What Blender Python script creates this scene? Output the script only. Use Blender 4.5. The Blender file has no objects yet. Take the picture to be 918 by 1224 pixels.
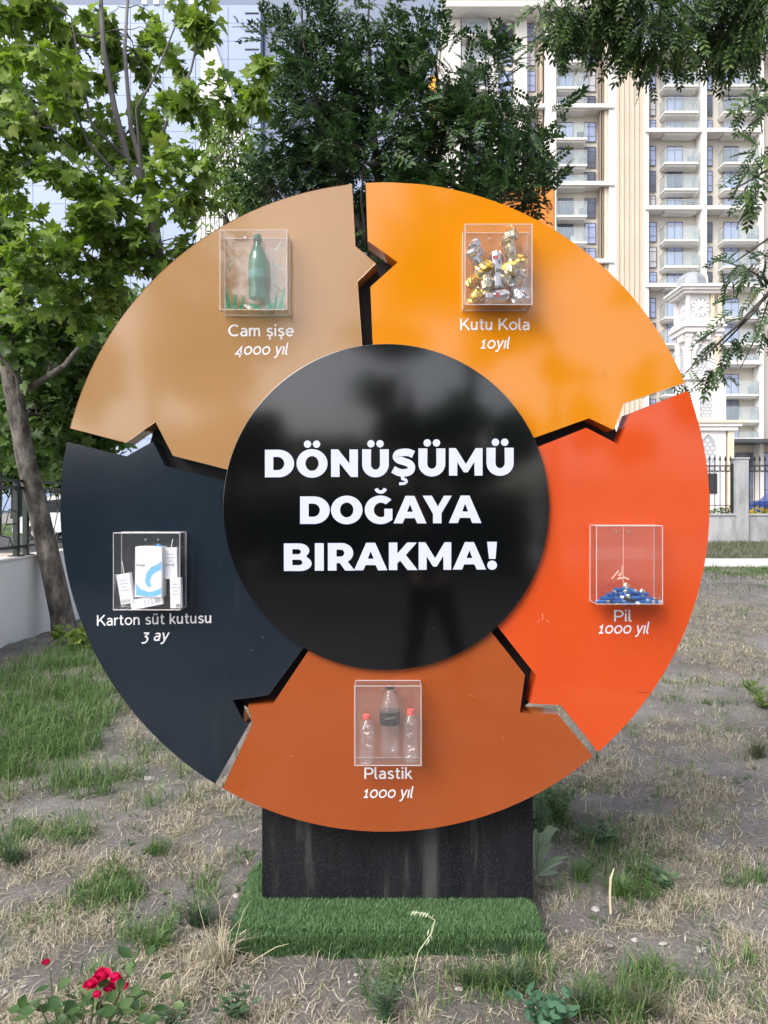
import bpy, math, random
import numpy as np
from mathutils import Vector, Matrix, noise
from mathutils.geometry import tessellate_polygon

random.seed(7)
rng = np.random.default_rng(11)
R = math.radians
PI = math.pi
C = bpy.context.scene.collection

# ------------------------------------------------------------------ camera, sky, sun, exposure
EYE = 1.58
cam_d = bpy.data.cameras.new('camera')
cam = bpy.data.objects.new('camera', cam_d)
C.objects.link(cam)
cam.location = (0, 0, EYE)
cam.rotation_euler = (R(90), 0, 0)
cam_d.sensor_fit = 'VERTICAL'
cam_d.sensor_height = 36.0
cam_d.lens = 920 / 1224 * 36.0
cam_d.shift_y = -9 / 1224
cam_d.clip_start = 0.01
cam_d.clip_end = 3000
bpy.context.scene.camera = cam
bpy.context.scene.render.resolution_x = 768
bpy.context.scene.render.resolution_y = 1024

SUN_EL, SUN_AZ = 44.0, 222.0          # degrees; azimuth clockwise from +Y
w = bpy.data.worlds.new('World')
bpy.context.scene.world = w
w.use_nodes = True
nt = w.node_tree
nt.nodes.clear()
wo = nt.nodes.new('ShaderNodeOutputWorld')
bg = nt.nodes.new('ShaderNodeBackground')
sky = nt.nodes.new('ShaderNodeTexSky')
sky.sky_type = 'NISHITA'
sky.sun_disc = False
sky.sun_elevation = R(SUN_EL)
sky.sun_rotation = R(SUN_AZ)
sky.altitude = 900
sky.air_density = 0.75
sky.dust_density = 8.0
sky.ozone_density = 0.6
bg.inputs['Strength'].default_value = 0.15
hz = nt.nodes.new('ShaderNodeHueSaturation')      # thin white haze over the whole sky
hz.inputs['Saturation'].default_value = 0.55
hz.inputs['Value'].default_value = 1.15
nt.links.new(sky.outputs[0], hz.inputs['Color'])
nt.links.new(hz.outputs[0], bg.inputs['Color'])
nt.links.new(bg.outputs[0], wo.inputs['Surface'])

sun_d = bpy.data.lights.new('sun', 'SUN')
sun_d.energy = 0.9
sun_d.angle = R(30)
sun_d.color = (1.0, 0.95, 0.88)
sun = bpy.data.objects.new('sun', sun_d)
C.objects.link(sun)
sd = Vector((math.sin(R(SUN_AZ)) * math.cos(R(SUN_EL)), math.cos(R(SUN_AZ)) * math.cos(R(SUN_EL)), math.sin(R(SUN_EL))))
sun.rotation_euler = sd.to_track_quat('Z', 'Y').to_euler()
sun.location = (-10, -10, 20)

vs = bpy.context.scene.view_settings
vs.view_transform = 'Standard'
vs.look = 'None'
vs.exposure = 0.95
vs.gamma = 1.0
bpy.context.scene.cycles.max_bounces = 8
bpy.context.scene.cycles.transparent_max_bounces = 16


# ------------------------------------------------------------------ helpers
def P(px, py, Y):
    """photograph pixel -> point at depth Y in front of the camera"""
    return Vector(((px - 459) / 920 * Y, Y, EYE + (603 - py) / 920 * Y))


def GP(px, py):
    Y = EYE * 920 / (py - 603)
    return Vector(((px - 459) / 920 * Y, Y, 0))


ORG = {}


def link(o, parent, loc):
    C.objects.link(o)
    o.parent = parent
    po = ORG[parent.name] if parent else Vector((0, 0, 0))
    o.location = Vector(loc) - po
    ORG[o.name] = Vector(loc)
    return o


def tag(o, label=None, cat=None, group=None, kind=None):
    if label: o['label'] = label
    if cat: o['category'] = cat
    if group: o['group'] = group
    if kind: o['kind'] = kind
    return o


def thing(name, label, cat, loc=(0, 0, 0), group=None):
    o = bpy.data.objects.new(name, None)
    o.empty_display_size = 0.1
    link(o, None, loc)
    return tag(o, label, cat, group)


def raw_mesh(name, V, F, mats, smooth=False, mi=None):
    me = bpy.data.meshes.new(name)
    if isinstance(V, np.ndarray) and isinstance(F, np.ndarray):
        n, k = F.shape
        me.vertices.add(len(V))
        me.vertices.foreach_set('co', V.astype(np.float32).ravel())
        me.loops.add(n * k)
        me.loops.foreach_set('vertex_index', F.astype(np.int32).ravel())
        me.polygons.add(n)
        me.polygons.foreach_set('loop_start', np.arange(0, n * k, k, dtype=np.int32))
        me.update(calc_edges=True)
    else:
        me.from_pydata([tuple(v) for v in V], [], F)
        me.update()
    for m in (mats if isinstance(mats, (list, tuple)) else [mats]):
        me.materials.append(m)
    if mi is not None:
        me.polygons.foreach_set('material_index', mi)
    if smooth:
        me.polygons.foreach_set('use_smooth', [True] * len(me.polygons))
        if smooth != 'all':
            try:
                me.set_sharp_from_angle(angle=R(35))
            except Exception:
                pass
    return me


def part(name, V, F, mats, parent=None, loc=None, smooth=False, mi=None):
    """V in world coordinates unless loc is given (then local to loc)"""
    if loc is None:
        o0 = ORG[parent.name] if parent else Vector((0, 0, 0))
        if isinstance(V, np.ndarray):
            V = V - np.array(o0)
        else:
            V = [Vector(v) - o0 for v in V]
        loc = o0
    me = raw_mesh(name, V, F, mats, smooth, mi)
    return link(bpy.data.objects.new(name, me), parent, loc)


def share(name, me, parent, loc, rot=None, scale=None):
    o = bpy.data.objects.new(name, me)
    link(o, parent, loc)
    if rot is not None: o.rotation_euler = rot
    if scale is not None: o.scale = scale
    return o


class MB:
    def __init__(s):
        s.v = []; s.f = []; s.m = []; s.cur = 0

    def add(s, V, F):
        n = len(s.v)
        s.v += [Vector(v) for v in V]
        s.f += [tuple(i + n for i in f) for f in F]
        s.m += [s.cur] * len(F)
        return s

    def box(s, x0, x1, y0, y1, z0, z1, bev=0.0):
        if bev <= 0:
            V = [(x, y, z) for z in (z0, z1) for y in (y0, y1) for x in (x0, x1)]
            F = [(0, 2, 3, 1), (4, 5, 7, 6), (0, 1, 5, 4), (2, 6, 7, 3), (0, 4, 6, 2), (1, 3, 7, 5)]
            return s.add(V, F)
        b = bev
        V = []; F = []
        def ring(z, i):
            return [(x0 + i + b, y0 + i, z), (x1 - i - b, y0 + i, z), (x1 - i, y0 + i + b, z), (x1 - i, y1 - i - b, z),
                    (x1 - i - b, y1 - i, z), (x0 + i + b, y1 - i, z), (x0 + i, y1 - i - b, z), (x0 + i, y0 + i + b, z)]
        for z, i in ((z0, b * .6), (z0 + b, 0), (z1 - b, 0), (z1, b * .6)):
            V += ring(z, i)
        for k in range(3):
            for i in range(8):
                j = (i + 1) % 8
                F.append((k * 8 + i, k * 8 + j, k * 8 + 8 + j, k * 8 + 8 + i))
        F.append(tuple(range(7, -1, -1))); F.append(tuple(range(24, 32)))
        return s.add(V, F)

    def prism(s, pts, y0, y1):
        """polygon of (x, z), extruded along y"""
        n = len(pts)
        V = [(x, y0, z) for x, z in pts] + [(x, y1, z) for x, z in pts]
        tr = tessellate_polygon([[Vector((x, z, 0)) for x, z in pts]])
        F = [t for t in tr] + [tuple(i + n for i in t[::-1]) for t in tr]
        F += [(i, (i + 1) % n, n + (i + 1) % n, n + i) for i in range(n)]
        return s.add(V, F)

    def slab(s, pts, z0, z1):
        n = len(pts)
        V = [(x, y, z0) for x, y in pts] + [(x, y, z1) for x, y in pts]
        F = [tuple(range(n - 1, -1, -1)), tuple(range(n, 2 * n))]
        F += [(i, (i + 1) % n, n + (i + 1) % n, n + i) for i in range(n)]
        return s.add(V, F)

    def tube(s, pts, rad, n=8, cap=True):
        pts = [Vector(p) for p in pts]
        if not isinstance(rad, (list, tuple)): rad = [rad] * len(pts)
        V = []; F = []
        up = None
        for i, p in enumerate(pts):
            t = (pts[min(i + 1, len(pts) - 1)] - pts[max(i - 1, 0)])
            if t.length < 1e-9: t = Vector((0, 0, 1))
            t.normalize()
            if up is None:
                up = Vector((1, 0, 0)) if abs(t.x) < .9 else Vector((0, 1, 0))
            a = (up - t * up.dot(t)).normalized()
            b = t.cross(a)
            up = a
            for k in range(n):
                q = 2 * PI * k / n
                V.append(p + (a * math.cos(q) + b * math.sin(q)) * rad[i])
        for i in range(len(pts) - 1):
            for k in range(n):
                l = (k + 1) % n
                F.append((i * n + k, i * n + l, (i + 1) * n + l, (i + 1) * n + k))
        if cap:
            F.append(tuple(range(n - 1, -1, -1)))
            F.append(tuple((len(pts) - 1) * n + k for k in range(n)))
        return s.add(V, F)

    def lathe(s, prof, c=(0, 0, 0), n=20, fn=None):
        """profile of (r, z) about the z axis"""
        V = []; F = []
        for i, (r, z) in enumerate(prof):
            for k in range(n):
                q = 2 * PI * k / n
                v = Vector((r * math.cos(q), r * math.sin(q), z))
                if fn: v = fn(v)
                V.append(v + Vector(c))
        m = len(prof)
        for i in range(m - 1):
            for k in range(n):
                l = (k + 1) % n
                F.append((i * n + k, i * n + l, (i + 1) * n + l, (i + 1) * n + k))
        F.append(tuple(range(n - 1, -1, -1)))
        F.append(tuple((m - 1) * n + k for k in range(n)))
        return s.add(V, F)

    def build(s, name, mats, parent=None, smooth=False, loc=None):
        return part(name, s.v, s.f, mats, parent, loc, smooth, s.m if s.cur or any(s.m) else None)

    def mesh(s, name, mats, smooth=False):
        return raw_mesh(name, s.v, s.f, mats, smooth, s.m if any(s.m) else None)


# ------------------------------------------------------------------ materials
def nodes(name):
    m = bpy.data.materials.new(name)
    m.use_nodes = True
    n = m.node_tree
    b = n.nodes['Principled BSDF']
    return m, n, b


def ramp(n, stops):
    r = n.nodes.new('ShaderNodeValToRGB')
    el = r.color_ramp.elements
    while len(el) < len(stops): el.new(0.5)
    for e, (p, c) in zip(el, stops):
        e.position = p
        e.color = (c[0], c[1], c[2], 1) if isinstance(c, (tuple, list)) else (c, c, c, 1)
    return r


def noise_tex(n, scale, detail=4, rough=.55, stretch=None, kind='noise'):
    tc = n.nodes.new('ShaderNodeTexCoord')
    src = tc.outputs['Object']
    if stretch:
        mp = n.nodes.new('ShaderNodeMapping')
        mp.inputs['Scale'].default_value = stretch
        n.links.new(src, mp.inputs['Vector'])
        src = mp.outputs[0]
    if kind == 'voronoi':
        t = n.nodes.new('ShaderNodeTexVoronoi')
        t.inputs['Scale'].default_value = scale
    else:
        t = n.nodes.new('ShaderNodeTexNoise')
        t.inputs['Scale'].default_value = scale
        t.inputs['Detail'].default_value = detail
        t.inputs['Roughness'].default_value = rough
    n.links.new(src, t.inputs['Vector'])
    return t


def mat(name, col, rough=.6, metal=0, col2=None, scale=8, bump=0, bscale=40, bdist=.002, stretch=None, coat=0,
        ior=None, rough2=None, pos=(.35, .7), coat_rough=.05):
    m, n, b = nodes(name)
    b.inputs['Roughness'].default_value = rough
    b.inputs['Metallic'].default_value = metal
    if ior: b.inputs['IOR'].default_value = ior
    if coat:
        b.inputs['Coat Weight'].default_value = coat
        b.inputs['Coat Roughness'].default_value = coat_rough
    if col2:
        t = noise_tex(n, scale, stretch=stretch)
        r = ramp(n, [(pos[0], col), (pos[1], col2)])
        n.links.new(t.outputs[0], r.inputs[0])
        n.links.new(r.outputs[0], b.inputs['Base Color'])
    else:
        b.inputs['Base Color'].default_value = (*col, 1)
    if rough2:
        t = noise_tex(n, scale * 1.7, stretch=stretch)
        r = ramp(n, [(.3, rough), (.7, rough2)])
        n.links.new(t.outputs[0], r.inputs[0])
        n.links.new(r.outputs[0], b.inputs['Roughness'])
    if bump:
        t = noise_tex(n, bscale, detail=5, stretch=stretch)
        bp = n.nodes.new('ShaderNodeBump')
        bp.inputs['Strength'].default_value = bump
        bp.inputs['Distance'].default_value = bdist
        n.links.new(t.outputs[0], bp.inputs['Height'])
        n.links.new(bp.outputs[0], b.inputs['Normal'])
    return m


def leaf_mat(name, cols, rough=.5, trans=.3, objrand=False):
    """cols: list of colours picked per leaf"""
    m, n, b = nodes(name)
    g = n.nodes.new('ShaderNodeNewGeometry')
    rnd = g.outputs['Random Per Island']
    if objrand:
        oi = n.nodes.new('ShaderNodeObjectInfo')
        rnd = oi.outputs['Random']
    r = ramp(n, [(i / max(1, len(cols) - 1), c) for i, c in enumerate(cols)])
    n.links.new(rnd, r.inputs[0])
    n.links.new(r.outputs[0], b.inputs['Base Color'])
    b.inputs['Roughness'].default_value = rough
    b.inputs['Specular IOR Level'].default_value = .4
    tr = n.nodes.new('ShaderNodeBsdfTranslucent')
    hs = n.nodes.new('ShaderNodeHueSaturation')
    hs.inputs['Saturation'].default_value = 1.15
    hs.inputs['Value'].default_value = 1.3
    n.links.new(r.outputs[0], hs.inputs['Color'])
    n.links.new(hs.outputs[0], tr.inputs['Color'])
    mx = n.nodes.new('ShaderNodeMixShader')
    mx.inputs[0].default_value = trans
    n.links.new(b.outputs[0], mx.inputs[1])
    n.links.new(tr.outputs[0], mx.inputs[2])
    n.links.new(mx.outputs[0], n.nodes['Material Output'].inputs['Surface'])
    return m


def clear_mat(name, tint=(1, 1, 1), haze=.06, hcol=(.9, .9, .9), rough=.03, ior=1.5, bump=0, bscale=60):
    m, n, b = nodes(name)
    n.nodes.remove(b)
    t = n.nodes.new('ShaderNodeBsdfTransparent'); t.inputs[0].default_value = (*tint, 1)
    g = n.nodes.new('ShaderNodeBsdfGlossy'); g.inputs['Roughness'].default_value = rough
    d = n.nodes.new('ShaderNodeBsdfDiffuse'); d.inputs[0].default_value = (*hcol, 1)
    f = n.nodes.new('ShaderNodeFresnel')
    gm = n.nodes.new('ShaderNodeNewGeometry')
    io = n.nodes.new('ShaderNodeMapRange')       # same facing from both sides of the thin wall
    io.inputs['To Min'].default_value = ior; io.inputs['To Max'].default_value = 1 / ior
    n.links.new(gm.outputs['Backfacing'], io.inputs['Value']); n.links.new(io.outputs[0], f.inputs[0])
    a = n.nodes.new('ShaderNodeMixShader'); a.inputs[0].default_value = haze
    c = n.nodes.new('ShaderNodeMixShader')
    n.links.new(t.outputs[0], a.inputs[1]); n.links.new(d.outputs[0], a.inputs[2])
    n.links.new(f.outputs[0], c.inputs[0]); n.links.new(a.outputs[0], c.inputs[1]); n.links.new(g.outputs[0], c.inputs[2])
    n.links.new(c.outputs[0], n.nodes['Material Output'].inputs['Surface'])
    if bump:
        tx = noise_tex(n, bscale, detail=2)
        bp = n.nodes.new('ShaderNodeBump'); bp.inputs['Strength'].default_value = bump
        bp.inputs['Distance'].default_value = .004
        n.links.new(tx.outputs[0], bp.inputs['Height'])
        n.links.new(bp.outputs[0], g.inputs['Normal']); n.links.new(bp.outputs[0], f.inputs['Normal'])
    return m


def panel_mat(name, c, c2, rough=.075, ior=1.68, clean=False):
    """powder-coated sheet: slight waviness, faint dust and vertical run marks"""
    m, n, b = nodes(name)
    b.inputs['Roughness'].default_value = rough
    b.inputs['IOR'].default_value = ior
    t = noise_tex(n, 2.2, detail=5)
    r = ramp(n, [(.38, c), (.72, c2)])
    n.links.new(t.outputs[0], r.inputs[0])
    s = noise_tex(n, 3.0, detail=8, rough=.75, stretch=(9, 1, .6))
    r2 = ramp(n, [(.58, 0.0), (.9, .045)])
    n.links.new(s.outputs[0], r2.inputs[0])
    mx = n.nodes.new('ShaderNodeMixRGB')
    n.links.new(r2.outputs[0], mx.inputs[0]); n.links.new(r.outputs[0], mx.inputs[1])
    mx.inputs[2].default_value = (.45, .40, .36, 1)
    # specks of dried dirt
    v = noise_tex(n, 38, kind='voronoi')
    r3 = ramp(n, [(.035, 1.0), (.05, 0.0)])
    n.links.new(v.outputs[0], r3.inputs[0])
    if clean: mx.inputs[0].default_value = 0; n.links.remove(mx.inputs[0].links[0])
    v2 = noise_tex(n, 5, detail=3)
    r4 = ramp(n, [(.58, 0.0), (.62, .6)])
    n.links.new(v2.outputs[0], r4.inputs[0])
    mu = n.nodes.new('ShaderNodeMath'); mu.operation = 'MULTIPLY'
    n.links.new(r3.outputs[0], mu.inputs[0]); n.links.new(r4.outputs[0], mu.inputs[1])
    mx2 = n.nodes.new('ShaderNodeMixRGB')
    n.links.new(mu.outputs[0], mx2.inputs[0]); n.links.new(mx.outputs[0], mx2.inputs[1])
    mx2.inputs[2].default_value = (.5, .45, .4, 1)
    n.links.new(mx2.outputs[0], b.inputs['Base Color'])
    q = noise_tex(n, 1.1, detail=1)
    bp = n.nodes.new('ShaderNodeBump'); bp.inputs['Strength'].default_value = .45; bp.inputs['Distance'].default_value = .010 if clean else .016
    n.links.new(q.outputs[0], bp.inputs['Height'])
    n.links.new(bp.outputs[0], b.inputs['Normal'])
    rr = ramp(n, [(.3, rough * .8), (.75, rough * (1.1 if clean else 1.5))])
    n.links.new(t.outputs[0], rr.inputs[0])
    n.links.new(rr.outputs[0], b.inputs['Roughness'])
    return m


M = {}
M['tan'] = panel_mat('tan_coated_sheet', (.33, .19, .082), (.365, .208, .09))
M['amber'] = panel_mat('amber_coated_sheet', (.58, .20, .001), (.62, .215, .002))
M['vermilion'] = panel_mat('vermilion_coated_sheet', (.54, .062, .009), (.58, .074, .012))
M['rust'] = panel_mat('rust_coated_sheet', (.30, .064, .012), (.33, .073, .014))
M['navy'] = panel_mat('navy_coated_sheet', (.0065, .013, .022), (.0095, .018, .029), rough=.12)
M['gloss_black'] = panel_mat('gloss_black_sheet', (.002, .0025, .003), (.003, .0035, .004), rough=.09, ior=1.85, clean=True)
M['matt_black'] = mat('black_steel_frame', (.006, .006, .007), .6)
M['vinyl'] = mat('white_vinyl_letters', (.56, .60, .80), .35)
M['vinyl_small'] = mat('white_label_letters', (.70, .70, .73), .4)
M['acrylic'] = clear_mat('clear_acrylic', haze=.012, hcol=(.8, .78, .76))
M['acrylic_dusty'] = clear_mat('dusty_acrylic', haze=.04, hcol=(.75, .7, .68))
M['acrylic_edge'] = clear_mat('polished_acrylic_edge', haze=.4, hcol=(.8, .78, .78))
M['screw'] = mat('steel_screw', (.75, .75, .72), .3, 1)
M['concrete'] = mat('weathered_concrete', (.33, .34, .36), .85, col2=(.44, .45, .47), scale=2.5, bump=.4, bscale=30, stretch=(1, 1, .5))
M['white_wall'] = mat('white_rendered_wall', (.78, .78, .77), .8, col2=(.85, .85, .84), scale=1.3, bump=.2, bscale=50)
M['white_kerb'] = mat('white_painted_kerb', (.66, .66, .68), .7, col2=(.8, .8, .8), scale=3)
M['iron'] = mat('black_painted_iron', (.014, .016, .018), .45)
M['green_iron'] = mat('dark_green_iron', (.02, .032, .03), .45)
def flaky_bark():
    m, n, b = nodes('flaky_plane_bark')
    t = noise_tex(n, 5, detail=7, rough=.7, stretch=(1.6, 1.6, .7))
    r = ramp(n, [(.36, (.055, .048, .042)), (.48, (.13, .115, .10)), (.56, (.24, .22, .19)), (.70, (.36, .34, .29))])
    n.links.new(t.outputs[0], r.inputs[0]); n.links.new(r.outputs[0], b.inputs['Base Color'])
    b.inputs['Roughness'].default_value = .9
    t2 = noise_tex(n, 26, detail=8, rough=.8, stretch=(1, 1, .5))
    ad = n.nodes.new('ShaderNodeMath'); ad.operation = 'ADD'
    n.links.new(t.outputs[0], ad.inputs[0]); n.links.new(t2.outputs[0], ad.inputs[1])
    bp = n.nodes.new('ShaderNodeBump'); bp.inputs['Strength'].default_value = 1.0; bp.inputs['Distance'].default_value = .05
    n.links.new(ad.outputs[0], bp.inputs['Height']); n.links.new(bp.outputs[0], b.inputs['Normal'])
    return m


M['bark'] = flaky_bark()
M['bark_grey'] = mat('smooth_grey_bark', (.10, .095, .10), .8, col2=(.22, .21, .21), scale=6, bump=.5, bscale=30, bdist=.006, stretch=(1, 1, .3))
M['bark_dark'] = mat('dark_bark', (.035, .03, .026), .9, col2=(.08, .07, .06), scale=12, bump=.6, bscale=30, bdist=.006)
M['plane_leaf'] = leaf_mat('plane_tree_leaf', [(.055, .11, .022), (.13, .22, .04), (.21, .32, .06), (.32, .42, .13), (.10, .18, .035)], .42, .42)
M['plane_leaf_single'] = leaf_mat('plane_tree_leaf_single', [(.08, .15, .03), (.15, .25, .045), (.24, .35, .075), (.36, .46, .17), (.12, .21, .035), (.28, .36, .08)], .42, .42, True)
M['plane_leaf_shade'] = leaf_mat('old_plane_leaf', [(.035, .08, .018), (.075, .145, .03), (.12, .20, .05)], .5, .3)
M['ash_leaf'] = leaf_mat('pinnate_leaf', [(.012, .034, .012), (.028, .068, .022), (.05, .10, .034), (.09, .15, .05)], .42, .22)
M['ash_leaf_light'] = leaf_mat('light_pinnate_leaf', [(.022, .055, .014), (.045, .095, .022), (.08, .15, .035)], .45, .3)
M['hedge_leaf'] = leaf_mat('hedge_leaf', [(.03, .07, .012), (.08, .15, .02), (.16, .25, .03)], .5, .25)
M['yellow_petal'] = leaf_mat('yellow_petal', [(.75, .55, .02), (.8, .66, .05)], .5, .3)
M['willow_leaf'] = leaf_mat('pale_willow_leaf', [(.10, .17, .03), (.16, .26, .06), (.22, .32, .10)], .5, .35)


# ------------------------------------------------------------------ ground height
def sstep(a, b, x):
    t = np.clip((x - a) / (b - a), 0, 1)
    return t * t * (3 - 2 * t)


def G(x, y):
    x = np.asarray(x, float); y = np.asarray(y, float)
    h = 0.6 * sstep(4, 19, y) * sstep(-2.2, 0.8, x)
    bump = .012 * np.sin(x * 2.1 + 1.3) * np.sin(y * 2.7 + .4) + .009 * np.sin(x * 5.3 + y * 3.1) * np.sin(y * 4.7 - x * 1.9)
    near = sstep(.95, 1.5, np.hypot(x - .03, (y - 3.0)))
    dip = -.055 * (1 - sstep(2.72, 3.7, y)) * sstep(.2, 1.2, y)      # the soil drops a little in front of the turf
    return h + dip + bump * near * (1 - sstep(12, 20, np.abs(y)))


def g1(x, y): return float(G(x, y))
# ------------------------------------------------------------------ lettering
def ell(cx, cy, rx, ry, a0, a1, n=14):
    return [(cx + rx * math.cos(R(a0 + (a1 - a0) * i / n)), cy + ry * math.sin(R(a0 + (a1 - a0) * i / n))) for i in range(n + 1)]


def spline(pts, n=6):
    out = []
    p = [pts[0]] + list(pts) + [pts[-1]]
    for i in range(1, len(p) - 2):
        for k in range(n):
            t = k / n
            q = []
            for a in (0, 1):
                p0, p1, p2, p3 = p[i - 1][a], p[i][a], p[i + 1][a], p[i + 2][a]
                q.append(.5 * (2 * p1 + (p2 - p0) * t + (2 * p0 - 5 * p1 + 4 * p2 - p3) * t * t + (3 * p1 - p0 - 3 * p2 + p3) * t ** 3))
            out.append(tuple(q))
    out.append(tuple(pts[-1]))
    return out


def ribbon(pts, t, closed=False):
    """outline polygon(s) of a stroke: list of quads"""
    n = len(pts)
    L = []; Rr = []
    for i in range(n):
        if closed:
            a = pts[(i - 1) % n]; b = pts[(i + 1) % n]
        else:
            a = pts[max(i - 1, 0)]; b = pts[min(i + 1, n - 1)]
        p = pts[i]
        d1 = (p[0] - a[0], p[1] - a[1]); d2 = (b[0] - p[0], b[1] - p[1])
        def nrm(d):
            l = math.hypot(*d)
            return (d[0] / l, d[1] / l) if l > 1e-9 else None
        u1, u2 = nrm(d1), nrm(d2)
        u1 = u1 or u2; u2 = u2 or u1
        m = nrm((u1[0] + u2[0], u1[1] + u2[1])) or u1
        c = max(.45, m[0] * u1[0] + m[1] * u1[1])
        nx, ny = -m[1], m[0]
        h = t / 2 / c
        L.append((p[0] + nx * h, p[1] + ny * h)); Rr.append((p[0] - nx * h, p[1] - ny * h))
    V = L + Rr
    F = [(i, (i + 1) % n, n + (i + 1) % n, n + i) for i in range(n if closed else n - 1)]
    return V, F


def poly(outer, *holes):
    loops = [[Vector((x, y, 0)) for x, y in l] for l in (outer, *holes)]
    F = tessellate_polygon(loops)
    V = [p for l in (outer, *holes) for p in l]
    return V, [tuple(f) for f in F]


def fat(ch):
    """heavy geometric capitals: list of (verts, faces); cap height 1"""
    D = []
    dots = lambda a, b: [poly(ell(a, 1.2, .135, .135, 0, 342, 19)), poly(ell(b, 1.2, .135, .135, 0, 342, 19))]
    if ch == 'D':
        D.append(poly([(0, 0), (0, 1), (.47, 1)] + ell(.50, .5, .575, .5, 88, -88, 20) + [(.47, 0)],
                      [(.31, .26), (.31, .74), (.45, .74)] + ell(.47, .5, .245, .24, 85, -85, 12) + [(.45, .26)]))
        return D, 1.075
    if ch in 'OÖ':
        D.append(poly(ell(.565, .5, .565, .52, 0, 352, 40), ell(.565, .5, .24, .27, 0, 350, 30)))
        if ch == 'Ö': D += dots(.40, .73)
        return D, 1.13
    if ch == 'N':
        D.append(poly([(0, 0), (0, 1), (.26, 1), (.67, .49), (.67, 1), (.98, 1), (.98, 0), (.72, 0), (.31, .51), (.31, 0)]))
        return D, .98
    if ch in 'UÜ':
        D.append(poly([(0, 1)] + ell(.485, .45, .485, .47, 180, 360, 22) + [(.97, 1), (.645, 1)] + ell(.485, .45, .165, .19, 0, -180, 14) + [(.325, 1)]))
        if ch == 'Ü': D += dots(.32, .65)
        return D, .97
    if ch == 'M':
        D.append(poly([(0, 0), (0, 1), (.25, 1), (.615, .42), (.97, 1), (1.22, 1), (1.22, 0), (.93, 0), (.92, .50), (.68, .12), (.54, .12), (.30, .49), (.30, 0)]))
        return D, 1.22
    if ch == 'A':
        D.append(poly([(0, 0), (.435, 1), (.755, 1), (1.19, 0), (.855, 0), (.775, .19), (.41, .19), (.33, 0)], [(.49, .42), (.70, .42), (.595, .70)]))
        return D, 1.19
    if ch == 'Y':
        D.append(poly([(0, 1), (.345, 1), (.575, .61), (.80, 1), (1.10, 1), (.71, .36), (.71, 0), (.39, 0), (.39, .34)]))
        return D, 1.10
    if ch == 'K':
        D.append(poly([(0, 0), (0, 1), (.31, 1), (.31, .60), (.67, 1), (1.02, 1), (.62, .55), (1.05, 0), (.68, 0), (.41, .35), (.31, .245), (.31, 0)]))
        return D, 1.05
    if ch == 'I':
        D.append(poly([(0, 0), (0, 1), (.32, 1), (.32, 0)])); return D, .32
    if ch == 'R':
        D.append(poly([(0, 0), (0, 1), (.47, 1)] + ell(.49, .635, .42, .365, 85, -58, 16) + [(.97, 0), (.62, 0), (.43, .27), (.31, .27), (.31, 0)],
                      [(.31, .51), (.31, .76), (.45, .76)] + ell(.46, .635, .13, .125, 80, -80, 8) + [(.45, .51)]))
        return D, .97
    if ch == 'B':
        D.append(poly([(0, 0), (0, 1), (.52, 1)] + ell(.54, .74, .36, .26, 85, -50, 12) + [(.80, .53)] + ell(.58, .27, .40, .27, 50, -85, 14) + [(.52, 0)],
                      [(.30, .61), (.30, .79), (.50, .79)] + ell(.50, .70, .10, .09, 70, -70, 6) + [(.50, .61)],
                      [(.30, .21), (.30, .41), (.53, .41)] + ell(.54, .31, .115, .10, 70, -70, 6) + [(.53, .21)]))
        return D, .98
    if ch in 'SŞ':
        pts = spline([(.80, .79), (.63, .86), (.44, .87), (.24, .82), (.185, .70), (.27, .60), (.46, .535), (.66, .45), (.725, .32), (.66, .18), (.46, .125), (.25, .15), (.06, .25)], 5)
        D.append(ribbon(pts, .27))
        if ch == 'Ş':
            D.append(ribbon([(.42, .02), (.39, -.08)], .12))
            D.append(ribbon(spline([(.36, -.09), (.50, -.12), (.545, -.19), (.46, -.26), (.28, -.27)], 4), .10))
        return D, .89
    if ch in 'GĞ':
        D.append(poly(ell(.56, .5, .56, .52, 45, 305, 34) + [(.99, .14), (.99, .54), (.70, .54), (.70, .29)] + ell(.58, .5, .255, .265, -62, -312, 26)))
        if ch == 'Ğ': D.append(ribbon(ell(.57, 1.32, .17, .17, 195, 345, 12), .13))
        return D, 1.0
    if ch == '!':
        D.append(poly([(.02, 1), (.38, 1), (.33, .38), (.09, .38)])); D.append(poly(ell(.205, .15, .18, .17, 0, 345, 22)))
        return D, .40
    return D, .4


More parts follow.
